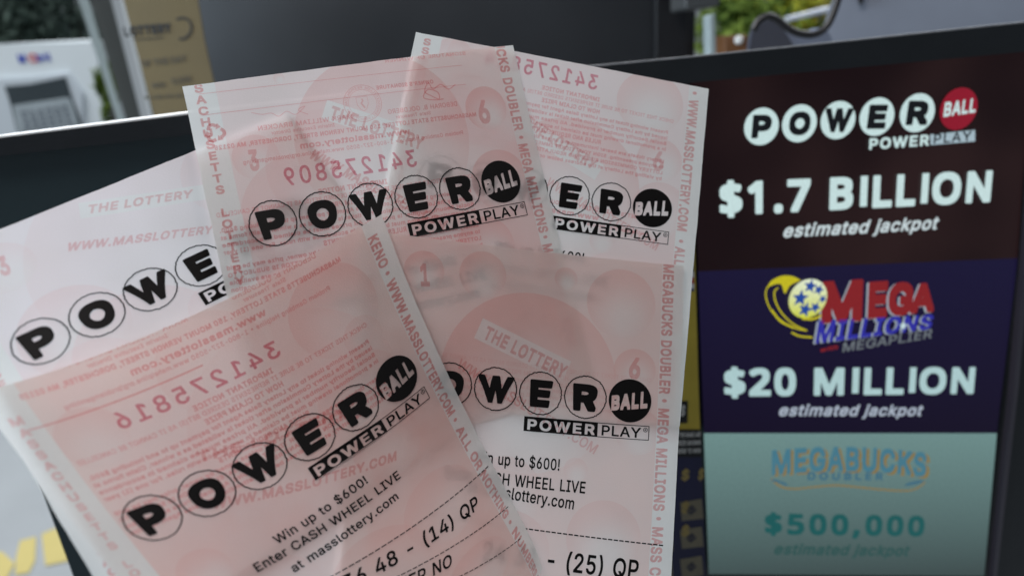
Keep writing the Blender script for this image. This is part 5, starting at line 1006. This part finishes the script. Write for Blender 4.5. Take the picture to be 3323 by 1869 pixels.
# upper bezel and its lit top rim, side rim of the screen
bm = bmesh.new()
slab(bm, [S.pt(*q, .004) for q in [(-330, 491), (0, 447), (608, 371), (1150, 307), (1891, 221), (2240, 187), (2658, 145), (3323, 75), (3900, 12), (3900, 100), (3323, 168), (2200, 272), (1150, 372), (616, 436), (0, 505), (-330, 543)]], -Nw * .006, .0008)
bm_obj('bezel', bm, M_CASE, dpy)
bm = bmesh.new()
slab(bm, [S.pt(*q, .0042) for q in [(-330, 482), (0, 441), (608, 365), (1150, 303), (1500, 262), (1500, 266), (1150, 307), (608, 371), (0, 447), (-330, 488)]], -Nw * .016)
bm_obj('lit_rim', bm, solid('lit_edge', (.93, .95, .96, 1), .35, .5, mottle=.03), dpy)  # near-white colour paints window light onto this stretch of the rim
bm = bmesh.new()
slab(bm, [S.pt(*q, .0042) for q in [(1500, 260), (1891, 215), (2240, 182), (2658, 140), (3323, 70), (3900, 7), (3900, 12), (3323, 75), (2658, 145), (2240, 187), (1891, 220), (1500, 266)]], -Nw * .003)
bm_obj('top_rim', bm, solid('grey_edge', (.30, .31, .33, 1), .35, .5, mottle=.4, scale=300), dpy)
bm = bmesh.new()
slab(bm, [S.pt(*q, .003) for q in [(3356, 300), (3369, 300), (3291, 1240), (3218, 1905), (3204, 1905), (3276, 1240)]], -Nw * .004, .0006)
bm_obj('side_rim', bm, solid('grey_rim', (.06, .055, .075, 1), .4, .5), dpy)
bm = bmesh.new()
slab(bm, [S.pt(*q, -.0015) for q in [(-330, 541), (0, 503), (616, 434), (1150, 370), (2236, 265), (2262, 879), (2300, 2240), (402, 2240), (264, 1960), (92, 1492)]], -Nw * .0012)
bm_obj('dark_panel', bm, M_GLASSY, dpy)

def area(name, q, mat, off=0.0):
    pr = Print(S, off); pr.poly_px(q, .01); return pr.build(name, mat, dpy)
TEXT = srgb(194, 218, 218)
aP = area('powerball_area', [(2240, 266), (3350, 163), (3303, 838), (2265, 881)], glow('maroon_glow', srgb(20, 6, 8), 1.0, spec=.25, cloud=srgb(40, 24, 24)))  # cloud colour is a brownish glare on the glass, painted in
aM = area('mega_area', [(2265, 881), (3303, 838), (3235, 1405), (2284, 1405)], glow('navy_glow', srgb(22, 17, 50), 1.0, (S.inv((2780, 860))[0][1], S.inv((2780, 1405))[0][1], srgb(15, 6, 32)), spec=.25))
aB = area('megabucks_area', [(2284, 1405), (3235, 1405), (3194, 1868), (2300, 1862)], glow('grey_green_glow', srgb(106, 137, 135), 1.0, (S.inv((2780, 1405))[0][1], S.inv((2780, 1868))[0][1], srgb(58, 73, 73))))
M_T = glow('text_glow', TEXT); M_T2 = glow('dim_text_glow', srgb(160, 180, 190)); M_RB = glow('red_ball_glow', srgb(136, 20, 40)); M_DK = glow('letter_dark', srgb(14, 16, 20))
# first logo
lg = Print(S, .0006); ld = Print(S, .0009)
for (x, y), ch in zip([(2469, 411), (2592, 401), (2717, 390.5), (2843, 379.5), (2974, 367)], 'POWER'):
    a = S.inv([(x, y), (x + 55.5, y)]); r = np.linalg.norm(a[1] - a[0]); lg.disc(a[0], r)
    adv, L, P, T = glyph('black', ch); lo, hi = P.min(0), P.max(0)
    w = {'P': 1.12, 'O': 1.24, 'W': 1.45, 'E': 1.08, 'R': 1.25}[ch] * r; Q = (P - (lo + hi) / 2) / (hi - lo) * [w, -1.26 * r]
    if ch == 'W': Q[:, 0] *= 1 - .12 * Q[:, 1] / (.63 * r)
    c, s_ = math.cos(-.075), math.sin(-.075)
    ld.add(a[0] + Q @ np.array([[c, s_], [-s_, c]]), T)
lg.build('logo_balls', M_T, aP); ld.build('logo_letters', M_DK, aP)
pr = Print(S, .0006); a = S.inv([(3108, 354), (3168, 354)]); pr.disc(a[0], np.linalg.norm(a[1] - a[0])); pr.build('red_ball', M_RB, aP)
pr = Print(S, .0009); pr.text_px('BALL', 'bold', (3055, 378), (3163, 362), 40, slant=.05); pr.text_px('POWER', 'bold', (2814, 484), (3012, 470), 31, track=.06); pr.text_px('$1.7 BILLION', 'screen', (2331, 693), (3224, 648), 92)
pr.build('amount_text', M_T, aP)
pr = Print(S, .0006); pr.poly_px([(3015, 437), (3161, 422), (3161, 459), (3017, 471)]); pr.build('play_box', M_T2, aP)
pr = Print(S, .0009); pr.text_px('PLAY', 'text', (3022, 466), (3148, 456), 28, track=.08); pr.build('play_letters', M_DK, aP)
pr = Print(S, .0006); pr.text_px('estimated jackpot', 'semi', (2536, 769), (3038, 742), 39, slant=.3); pr.build('caption_text', glow('caption_glow', srgb(195, 208, 212)), aP)
# second block
M_W = glow('letter_edge_glow', srgb(150, 160, 170)); M_MR = glow('mega_red_glow', srgb(128, 30, 34)); M_MB = glow('mega_blue_glow', srgb(44, 44, 152)); M_Y = glow('yellow_glow', srgb(190, 180, 28)); M_YL = glow('pale_yellow_glow', srgb(205, 215, 110)); M_BL = glow('star_blue_glow', srgb(32, 70, 150))
MG = [('M', (2658, 1036), (2814, 1025), 120), ('E', (2809, 1022), (2886, 1016), 105), ('G', (2878, 1015), (2968, 1008), 94), ('A', (2953, 1008), (3033, 1001), 85)]
pr = Print(S, .0005)
for ch, p0, p1, cap in MG: pr.text_px(ch, 'black', (p0[0] - 5, p0[1] + 3), (p1[0] - 5, p1[1] + 3), cap)
pr.text_px('MILLIONS', 'bold', (2634, 1112), (3018, 1064), 68, slant=.14, taper=.64, track=.0); pr.build('letter_edges', M_W, aM)
pr = Print(S, .0008)
for ch, p0, p1, cap in MG: pr.text_px(ch, 'black', p0, p1, cap)
pr.build('mega_letters', M_MR, aM)
pr = Print(S, .0008); pr.text_px('MILLIONS', 'bold', (2640, 1109), (3023, 1062), 68, slant=.14, taper=.64, track=.0); pr.build('millions_letters', M_MB, aM)
pr = Print(S, .0006); pr.text_px('MEGAPLIER', 'text', (2728, 1141), (3022, 1094), 30, slant=.1); pr.build('megaplier_letters', glow('grey_text_glow', srgb(105, 112, 118)), aM)
pr = Print(S, .0006); pr.text_px('with', 'bold', (2658, 1141), (2718, 1130), 14, slant=.3); pr.build('with_letters', M_MR, aM)
def star(c, r, rot=0.0):
    return np.array([(c[0] + (r if k % 2 == 0 else r * .42) * math.sin(k * math.pi / 5 + rot), c[1] - (r if k % 2 == 0 else r * .42) * math.cos(k * math.pi / 5 + rot)) for k in range(10)])
a = S.inv([(2618, 967), (2679, 967)]); R = np.linalg.norm(a[1] - a[0]); bc = a[0]
pr = Print(S, .0010); pr.disc(bc, R)
pr.build('mega_ball', glow('ball_glow', srgb(222, 232, 205), 1.0, (bc[1] - R, bc[1] + R, srgb(200, 205, 60))), aM)
pr = Print(S, .0013)
for k, (dx, dy, r) in enumerate([(-.42, -.02, .46), (-.02, -.64, .38), (-.05, .55, .42), (.46, -.48, .31), (.46, .42, .33), (.76, -.02, .25)]):
    pr.shape([star(bc + np.array([dx, dy]) * R, r * R, .1 * k)])
pr.build('ball_stars', M_BL, aM)
pr = Print(S, .0013); q = S.inv([(2925, 1054), (2936, 1054)]); pr.shape([star(q[0], np.linalg.norm(q[1] - q[0]) * 1.3)]); pr.build('white_star', M_T, aM)
Z = lambda l: [(2200 + x / 2.294, 620 + y / 2.294) for x, y in l]
pr = Print(S, .0007)
pr.shape([S.inv(spline(Z([(910, 660), (850, 632), (770, 628), (690, 665), (660, 720), (690, 700), (760, 690), (790, 760), (830, 700), (910, 660)]), 6))])
pr.stroke_px(Z([(700, 670), (652, 730), (655, 810), (700, 900), (790, 980), (880, 1020), (950, 1034)]), 4.5, 6)
pr.stroke_px(Z([(740, 715), (712, 750), (725, 830), (780, 920), (860, 990), (955, 1036)]), 5, 6)
pr.stroke_px(Z([(690, 880), (760, 965), (860, 1015)]), 6, 6)
pr.stroke_px(Z([(918, 945), (1000, 948), (1070, 915), (1112, 870)]), 7, 6)
pr.stroke_px(Z([(840, 1048), (900, 1075), (995, 1085)]), 5, 6)
pr.build('yellow_swoosh', M_Y, aM)
pr = Print(S, .0006); pr.text_px('$20 MILLION', 'screen', (2347, 1279), (3171, 1270), 83); pr.build('amount_text', glow('amount_glow', srgb(168, 198, 200)), aM)
pr = Print(S, .0006); pr.text_px('estimated jackpot', 'semi', (2522, 1346), (2988, 1346), 36, slant=.3); pr.build('caption_text', glow('caption_glow_2', srgb(165, 175, 190)), aM)
# third block
ZZ = lambda l: [(2200 + x / 2.294, 1240 + y / 2.294) for x, y in l]
M_GOLD = glow('gold_glow', srgb(132, 112, 66)); M_TEAL = glow('teal_glow', srgb(66, 116, 134)); M_DT = glow('deep_teal_glow', srgb(22, 84, 84)); M_CT = glow('caption_teal_glow', srgb(42, 78, 76))
pr = Print(S, .0005); pr.text_px('MEGABUCKS', 'bold', (2508, 1540), (3018, 1548), 77, arch=.22); pr.stroke_px(ZZ([(690, 712), (760, 770), (860, 788), (1000, 775), (1170, 762), (1330, 775), (1500, 792), (1700, 802), (1790, 775), (1835, 735)]), 5, 6)
pr.build('gold_edges', M_GOLD, aB)
pr = Print(S, .0008); pr.text_px('MEGABUCKS', 'bold', (2499, 1534), (3007, 1541), 76, arch=.22)
for s_, x0, x1 in (('M', 0, .11), ):
    pass
pr.build('megabucks_letters', M_TEAL, aB)
pr = Print(S, .0006); pr.text_px('DOUBLER', 'bold', (2617, 1553), (2864, 1554), 25, track=.35)
for l in ([(690, 715), (735, 722), (800, 745), (815, 770), (760, 745), (700, 730)], [(1830, 722), (1770, 728), (1700, 745), (1680, 768), (1760, 752), (1815, 738)]):
    pr.shape([S.inv(ZZ(l))])
pr.build('doubler_letters', glow('doubler_glow', srgb(56, 100, 122)), aB)
pr = Print(S, .0006); pr.text_px('$500,000', 'screen', (2479, 1726), (3003, 1733), 66, track=.1); pr.build('amount_text', M_DT, aB)
pr = Print(S, .0006); pr.text_px('estimated jackpot', 'semi', (2507, 1794), (2945, 1800), 36, slant=.3); pr.build('caption_text', M_CT, aB)

# ---------------------------------------------------------------- scratch card strip left of the screen
K = Plane(2230, 1300, .328, (.15, -.93, -.277), (.985, .168, -.033))
card = thing('scratch_card', 'yellow and blue printed game card between the tickets and the screen', 'card', K.pt(2150, 1900))
bm = bmesh.new(); slab(bm, [K.pt(*q) for q in [(2020, 780), (2254, 780), (2266, 1240), (2292, 1930), (2030, 1930)]], -K.normal() * .0008)
bm_obj('card_stock', bm, solid('card_yellow', (.34, .27, .035, 1), .55, .3, mottle=.25, scale=60), card)
def kq(name, quads, rgb, off=.0002, rough=.5):
    pr = Print(K, off)
    for q in quads: pr.poly_px(q)
    return pr.build(name, solid('card_' + name, rgb, rough, .3, mottle=.2, scale=80), card)
kq('white_stripe', [[(2030, 880), (2251, 880), (2252, 900), (2030, 900)], [(2030, 920), (2252, 920), (2252, 936), (2030, 936)]], (.45, .47, .5, 1))
kq('blue_stripe', [[(2030, 782), (2250, 782), (2250, 880), (2030, 880)], [(2030, 936), (2252, 936), (2253, 944), (2030, 944)]], (.02, .04, .11, 1))
kq('red_stripe', [[(2030, 900), (2251, 900), (2252, 920), (2030, 920)]], (.30, .04, .05, 1))
kq('black_patch', [[(2030, 1300), (2232, 1300), (2230, 1372), (2030, 1372)]], (.006, .006, .006, 1))
kq('text_band', [[(2030, 1392), (2270, 1392), (2276, 1482), (2030, 1482)]], (.008, .008, .010, 1), .0003)
kq('blue_field', [[(2030, 1482), (2277, 1482), (2292, 1925), (2030, 1925)]], (.012, .013, .045, 1), .0003)
pr = Print(K, .0005)
for i, t in enumerate(['ODDS OF WINNING ANY PRIZE IN THE GAME ARE', 'REVEAL A PRIZE AND WIN PRIZE SHOWN', 'MATCH ANY OF YOUR NUMBERS TO WIN']):
    pr.text_px(t, 'bold', (2040, 1420 + i * 26), (2272, 1414 + i * 26), 15)
pr.text_px('BONUS', 'bold', (2130, 1350), (2222, 1345), 34)
pr.build('rules_text', solid('card_white_ink', (.42, .43, .42, 1), .6), card)
pr = Print(K, .0005)
for y in (1540, 1645, 1720): pr.text_px('$' if y < 1600 else '$', 'bold', (2208, y + 14), (2238, y + 12), 34)
pr.text_px('$', 'bold', (2262, 1552), (2284, 1551), 34)
pr.build('dollar_marks', solid('card_gold_ink', (.24, .18, .05, 1), .5), card)
pr = Print(K, .0004)
for y in (1628, 1718, 1812): pr.poly_px([(2206, y), (2276, y - 12), (2282, y + 52), (2212, y + 60)]); pr.poly_px([(2110, y + 16), (2178, y + 5), (2184, y + 66), (2114, y + 76)])
pr.build('prize_box', solid('card_beige', (.13, .115, .075, 1), .6, mottle=.3, scale=120), card)
pr = Print(K, .0006)
for y in (1628, 1718, 1812):
    pr.ring(K.inv((2242, y + 24))[0], .0022, .0009, 4); pr.text_px('S', 'bold', (2234, y + 34), (2250, y + 33), 22)
pr.build('box_marks', solid('card_dark_ink', (.02, .02, .04, 1), .6), card)

# ---------------------------------------------------------------- shop window and what stands behind
def vplane(x, y, depth, yaw=0.0):
    n = np.array([math.sin(yaw), -math.cos(yaw), 0.0]); n = n @ RW       # vertical plane, world normal -> camera axes
    r = np.array([math.cos(yaw), math.sin(yaw), 0.0]) @ RW
    return Plane(x, y, depth, n, r)
def board(name, surf, px, thick, mat, parent=None, bevel=0.0, off=0.0, **k):
    bm = bmesh.new(); slab(bm, [surf.pt(x, y, off) for x, y in px], -surf.normal() * thick, bevel)
    return bm_obj(name, bm, mat, parent, **k)
def tagged(o, label, cat, group=None):
    o['label'] = label; o['category'] = cat
    if group: o['group'] = group
    return o
z1 = lambda l: [(x / 2.337, y / 2.337) for x, y in l]
WN = vplane(350, 200, 1.5, .12)
wf = thing('window_frame', 'grey metal shop window post beside the brown card', 'window frame', WN.pt(440, 600))
board('post', WN, z1([(628, -160), (815, -160), (1110, 1100), (990, 1100), (960, 870)]), .05, solid('grey_alu', (.17, .18, .17, 1), .45, .5, mottle=.08, scale=5), wf, .004)
board('glazing_bead', WN, z1([(815, -160), (893, -160), (1205, 1100), (1135, 1100)]), .02, solid('white_bead', (.80, .84, .86, 1), .4, .4, mottle=.05, scale=5), wf, .002, .012)
board('edge_strip', WN, z1([(548, -160), (622, -160), (988, 1100), (950, 1100)]), .01, solid('pale_green_edge', (.72, .84, .84, 1), .4, .4, mottle=.1, scale=5), wf, .001, .004)
CB = vplane(520, 180, .62, .05)
sg = thing('cardboard_sign', 'brown cardboard panel with black lottery lettering by the window', 'sign', CB.pt(600, 420))
board('board', CB, z1([(893, -160), (1470, -160), (1545, 300), (1700, 1000), (1200, 1000)]), .003, solid('brown_card', (.150, .116, .062, 1), .75, .2, mottle=.14, scale=25, bump=.2), sg)
pr = Print(CB, .0006)
pr.text_px('LOTTERY', 'black', (405, 118), (560, 104), 28)
pr.stroke_px(z1([(1340, 150), (1400, 140), (1445, 175), (1450, 240), (1410, 290), (1360, 300)]), 7, 6)
pr.stroke_px(z1([(1000, 300), (1120, 300), (1240, 285)]), 3, 6)
pr.build('lettering', solid('black_print', (.012, .012, .012, 1), .6), sg)
pr = Print(CB, .0006)
pr.text_px('OF THE DAY', 'bold', (462, 218), (608, 200), 20); pr.text_px('SEE', 'bold', (495, 285), (540, 281), 14); pr.text_px('CLERK', 'bold', (560, 274), (625, 264), 18); pr.text_px('HERE', 'bold', (470, 322), (600, 314), 9)
pr.build('small_lettering', solid('brown_print', (.075, .062, .040, 1), .6), sg)
# dark wall panel behind the display
DW = vplane(1400, 150, .80, -.05)
cab = thing('dark_cabinet', 'dark grey cabinet panel behind the tickets between window and machine', 'cabinet', DW.pt(1500, 700))
board('back_panel', DW, [(610, -90), (2262, -90), (2238, 760), (700, 760)], .02, solid('charcoal_panel', (.020, .021, .024, 1), .36, .5, mottle=.55, scale=3.5), cab, .002)  # coarse mottle stands in for soft light fading across the panel
board('side_post', DW, [(2120, -90), (2225, -90), (2235, 760), (2120, 760)], .03, solid('black_post', (.006, .006, .008, 1), .5, .4), cab, .003, .012)
DS = vplane(2280, 10, .70, 0)
tagged(board('dark_shelf_box', DS, [(2222, -90), (2346, -90), (2336, 22), (2224, 33)], .06, solid('grey_box', (.055, .058, .060, 1), .5, .4), None, .003), 'small dark grey box at the top edge, left of the plants', 'box')
# machine at upper right
z3 = lambda l: [(2200 + x / 2.294, y / 2.294) for x, y in l]
MC = vplane(2950, 60, .55, -.1)
mac = thing('grey_machine', 'blue grey machine casing above the display at upper right', 'machine', MC.pt(2900, 300))
board('casing', MC, z3([(1200, -150), (3000, -150), (3000, 600), (960, 600), (1000, 330), (1120, 250), (1160, 170), (1190, 60)]), .008, solid('blue_grey_casing', (.24, .27, .335, 1), .38, .5, mottle=.3, scale=9), mac, .004)
board('latch', MC, z3([(1318, -60), (1356, -60), (1362, 30), (1335, 42)]), .004, solid('black_latch', (.012, .012, .014, 1), .5), mac, .001, .006)
SC = vplane(2480, 110, .50, .1)
scn = thing('scanner', 'rounded dark grey device under the black cable loop', 'scanner', SC.pt(2480, 300))
board('shell', SC, spline(z3([(525, 560), (532, 360), (556, 230), (600, 160), (665, 128), (730, 150), (775, 210), (830, 290), (870, 380), (890, 560)]), 5), .004, solid('dark_blue_grey', (.050, .055, .075, 1), .4, .5, mottle=.15, scale=20), scn, .003)
board('lit_foot', SC, z3([(735, 150), (800, 205), (880, 245), (985, 262), (1060, 245), (1110, 200), (1180, 340), (1180, 560), (890, 560), (870, 380), (830, 290), (775, 210)]), .02, solid('silver_foot', (.15, .18, .25, 1), .3, .6, mottle=.15, scale=20), scn, .001, -.001)
cb = bmesh.new(); CP = vplane(2600, 70, .475, .1)
tube(cb, [CP.pt(x, y) for x, y in spline(z3([(560, 230), (600, 160), (670, 125), (740, 150), (800, 200), (880, 245), (980, 262), (1060, 240), (1120, 180), (1160, 90), (1190, 0), (1205, -80)]), 8)], .0024)
tagged(bm_obj('cable', cb, solid('black_cable', (.010, .010, .012, 1), .45), None, True), 'black cable hanging in a loop in front of the grey machine', 'cable')
PO = vplane(2315, 120, .66, 0)
tagged(board('glass_edge', PO, [(2300, 50), (2322, 44), (2328, 260), (2304, 262)], .02, solid('pale_glass_edge', (.30, .36, .37, 1), .35, .5), None, .002), 'narrow pale upright post left of the green plants', 'post')
BX = vplane(2385, 140, .72, 0)
bx = thing('brown_box', 'small orange brown box with a white knob under the plants', 'box', BX.pt(2385, 200))
board('body', BX, [(2350, 116), (2428, 112), (2432, 260), (2352, 260)], .05, solid('orange_brown', (.17, .075, .03, 1), .6, .3, mottle=.3, scale=40), bx, .003)
bm = bmesh.new(); bmesh.ops.create_uvsphere(bm, u_segments=20, v_segments=12, radius=.0042, matrix=Matrix.Translation(Vector(BX.pt(2393, 131, .004)))); bm_obj('knob', bm, solid('white_knob', (.85, .85, .82, 1), .3), bx, True)
RL = vplane(2640, 45, 1.3, .0)
tagged(board('window_rail', RL, [(2564, 54), (2700, 20), (2700, 38), (2566, 70)], .03, solid('pale_rail', (.62, .66, .75, 1), .35, .5), None, .003), 'pale slanted rail between the plants and the machine', 'rail')
# leafy plants seen past the machine
def leaves(bm, c, spread, n, size, rnd):
    for _ in range(n):
        p = Vector(c) + Vector((rnd.gauss(0, spread[0]), rnd.gauss(0, spread[1]), rnd.gauss(0, spread[2])))
        a = Vector((rnd.gauss(0, 1), rnd.gauss(0, 1), rnd.gauss(0, 1))).normalized(); b = a.orthogonal().normalized(); s = size * rnd.uniform(.6, 1.4)
        bm.faces.new([bm.verts.new(p + a * s), bm.verts.new(p + b * s * .38 + a * s * .2), bm.verts.new(p - a * s), bm.verts.new(p - b * s * .38 + a * s * .2)])
G = bpy.data.node_groups
def leaf_mat(name, a, b):
    n = N(name); d = n.new('ShaderNodeBsdfDiffuse'); t = n.new('ShaderNodeBsdfTranslucent')
    c = n.mix(n.ramp(n.noise(n.new('ShaderNodeTexCoord').outputs['Object'], 14, 2), .35, .65), a, b); n.set(d.inputs[0], c); n.set(t.inputs[0], c)
    return n.end(n.shader_mix(.4, d.outputs[0], t.outputs[0]))
rnd = random.Random(3)
for i, (px, py, dep, col, lab) in enumerate([(2400, 90, 1.7, ((.07, .12, .03, 1), (.24, .33, .07, 1)), 'pale green leafy plant above the brown box'),
                                            (2520, 15, 1.8, ((.11, .17, .02, 1), (.46, .45, .06, 1)), 'bright yellow green plant at the top edge beside the machine'),
                                            (2630, 8, 1.9, ((.06, .12, .03, 1), (.40, .30, .06, 1)), 'green plant with orange tints behind the cable loop')]):
    c = at(px, py, dep); base = at(px, py + 330, dep)
    pl = thing('leafy_plant', lab, 'plant', base, 'plants by the far window')
    bm = bmesh.new(); leaves(bm, c, (.055, .05, .07), 700, .020, rnd); bm_obj('foliage', bm, leaf_mat('leaf_%s' % 'abc'[i], *col), pl)
    bm = bmesh.new(); tube(bm, [base, (Vector(base) + Vector(c)) / 2 + Vector((.01, 0, 0)), c], .006, 7); bm_obj('stem', bm, solid('stem_brown', (.06, .05, .02, 1), .7), pl)
bk = vplane(2500, 40, 2.3, 0)
tagged(board('green_wall', bk, [(2290, -140), (2800, -140), (2800, 200), (2290, 200)], .03, solid('dusty_green_wall', (.26, .30, .24, 1), .8, .2, mottle=.35, scale=6)), 'dull green wall behind the plants', 'wall')  # one dull green, mottled at random

# outside: pavement, petrol pump, trees
M_PAVE = solid('pale_concrete', (.50, .52, .54, 1), .85, .2, mottle=.12, scale=3)
def ground(px, h=0.0):
    d = RW @ ray(px)[0]; t = (h - CAM[2]) / d[2]; return CAM + d * t
bm = bmesh.new(); c = ground((0, 1500))
bm.faces.new([bm.verts.new((x, y, 0)) for x, y in ((-9, -1), (9, -1), (9, 16), (-9, 16))])
bm_obj('pavement', bm, M_PAVE, kind='structure')
z7 = lambda l: [(x / 2.3036, 1240 + y / 2.3036) for x, y in l]
bm = bmesh.new()
for q in ([(-160, 1250), (20, 1265), (110, 1350), (60, 1449), (-20, 1560), (-240, 1560)], [(150, 1180), (270, 1150), (262, 1330), (215, 1420), (110, 1440), (120, 1300)], [(310, 1130), (420, 1085), (520, 1330), (340, 1368)]):
    bm.faces.new([bm.verts.new(Vector(ground(p, .004))) for p in z7(q)])
bm_obj('pavement_marking', bm, solid('yellow_paint', (.80, .66, .26, 1), .7, .2, mottle=.1, scale=6), kind='structure')
GP = vplane(150, 220, 3.6, .1)
gp = thing('gas_pump', 'white petrol pump with a dark display outside the window', 'petrol pump', GP.pt(150, 900))
M_WHITE = solid('white_enamel', (.74, .79, .82, 1), .4, .4, mottle=.05, scale=3)
board('cabinet', GP, z1([(-260, 340), (0, 335), (690, 300), (770, 470), (735, 520), (900, 900), (1000, 1500), (-260, 1500)]), .45, M_WHITE, gp, .015)
board('lower_cover', GP, z1([(-260, 640), (0, 600), (250, 590), (530, 545), (640, 700), (640, 960), (700, 1400), (-260, 1400)]), .02, solid('pump_grey', (.60, .65, .70, 1), .45, .4, mottle=.08, scale=3), gp, .006, .021)
rec = board('display_recess', GP, z1([(55, 655), (250, 640), (515, 585), (560, 740), (610, 860), (660, 1000), (150, 1000), (100, 780)]), .008, solid('pump_dark', (.045, .058, .066, 1), .3, .5, mottle=.3, scale=6), gp, .002, .030)
board('price_panel', GP, z1([(125, 800), (540, 740), (570, 780), (630, 980), (160, 1000)]), .006, solid('pump_panel', (.38, .43, .46, 1), .4, .4, mottle=.25, scale=12), rec, .002, .037)
pr = Print(GP, .04)
for r_ in range(4): pr.text_px('0123456789'[r_:r_ + 6], 'bold', (80 + r_ * 4, 372 + r_ * 17), (236 + r_ * 6, 350 + r_ * 17), 10)
pr.build('price_digits', solid('digit_grey', (.16, .18, .22, 1), .5), rec)
pr = Print(GP, .004); pr.text_px('M', 'black', (62, 203), (90, 201), 26); M_BLUE = solid('blue_letters', (.03, .06, .42, 1), .4); pr.build('brand_letter', M_BLUE, gp); pr = Print(GP, .004); pr.text_px('bil', 'bold', (122, 200), (170, 196), 24); pr.build('brand_letter', M_BLUE, gp)
pr = Print(GP, .004); q = GP.inv([(108, 190), (118, 190)]); pr.ring(q[0], np.linalg.norm(q[1] - q[0]) * 1.2, np.linalg.norm(q[1] - q[0]) * .7, 24); pr.build('brand_ring', solid('red_letter', (.60, .05, .07, 1), .4), gp)
# hedge strip by the pump and trees above it
def tree(label, px, py, dep, spread, n, size, col, seed, cat='tree', base_py=420):
    rd = random.Random(seed); c = at(px, py, dep); b = at(px, base_py, dep); b = np.array([c[0], c[1], 0.0])
    t = thing('tree' if cat == 'tree' else 'grass_clump', label, cat, b)
    bm = bmesh.new()
    for k in range(9):
        cc = Vector(c) + Vector((rd.gauss(0, spread[0]), rd.gauss(0, spread[1]), rd.gauss(0, spread[2])))
        leaves(bm, cc, [s * .45 for s in spread], n // 9, size, rd)
    bm_obj('crown', bm, leaf_mat('leaf_' + cat + str(seed), *col), t)
    bm = bmesh.new(); tube(bm, [b, (Vector(b) + Vector(c)) / 2, c], .07 if cat == 'tree' else .01, 8); bm_obj('trunk', bm, solid('bark', (.06, .05, .04, 1), .9), t)
tree('dark green tree beyond the pump at upper left corner', 40, 40, 7.5, (.55, .5, .42), 6500, .05, ((.09, .13, .11, 1), (.22, .29, .24, 1)), 5)
tree('grey green tree behind the window post', 230, 30, 8.0, (.50, .5, .45), 6500, .05, ((.09, .13, .11, 1), (.26, .32, .28, 1)), 8)
tree('narrow strip of green grass beside the white pump', 352, 312, 3.3, (.012, .03, .06), 900, .014, ((.06, .10, .02, 1), (.20, .28, .07, 1)), 11, 'grass')
sky_w = vplane(150, 60, 11.0, 0)
tagged(board('far_facade', sky_w, [(-900, 40), (900, 40), (900, 700), (-900, 700)], .2, solid('dark_facade', (.16, .20, .19, 1), .8, .2, mottle=.5, scale=.8)), 'dim grey green building front far behind the trees', 'building')

# ---------------------------------------------------------------- light
w = bpy.data.worlds.new('World'); scene.world = w; w.use_nodes = True
bg = w.node_tree.nodes['Background']; bg.inputs[0].default_value = (.80, .90, 1.0, 1); bg.inputs[1].default_value = WORLD
def lamp(name, c, target, size, power, col):
    l = bpy.data.lights.new(name, 'AREA'); l.shape = 'RECTANGLE'; l.size, l.size_y = size; l.energy = power; l.color = col
    o = bpy.data.objects.new(name, l); COL.objects.link(o)
    o.location = Vector(world(np.array(c, float))); d = Vector(world(np.array(target, float))) - o.location
    o.rotation_euler = d.to_track_quat('-Z', 'Y').to_euler(); return o
for a in LAMPS: lamp(*a)

# ---------------------------------------------------------------- camera
cam = bpy.data.cameras.new('Camera'); cam.sensor_width = 36; cam.lens = F / W0 * 36; cam.clip_start = .01; cam.clip_end = 200
cam.dof.use_dof = True; cam.dof.focus_distance = .178; cam.dof.aperture_fstop = cam.lens / 1.9; cam.dof.aperture_blades = 0
co = bpy.data.objects.new('Camera', cam); COL.objects.link(co)
m = Matrix([[*RW[0], 0], [*RW[1], 0], [*RW[2], 0], [0, 0, 0, 1]])
# camera axes: x right, y forward, z up -> blender camera looks down -Z with Y up
co.matrix_world = Matrix.Translation(Vector(CAM)) @ m @ Matrix.Rotation(math.radians(90), 4, 'X')
scene.camera = co
scene.render.engine = 'CYCLES'
scene.cycles.transparent_max_bounces = 40; scene.cycles.max_bounces = 10; scene.cycles.diffuse_bounces = 6; scene.cycles.transmission_bounces = 8
scene.cycles.use_denoising = True
scene.cycles.sample_clamp_indirect = 6
scene.view_settings.view_transform = 'Standard'; scene.view_settings.look = 'None'; scene.view_settings.exposure = 0
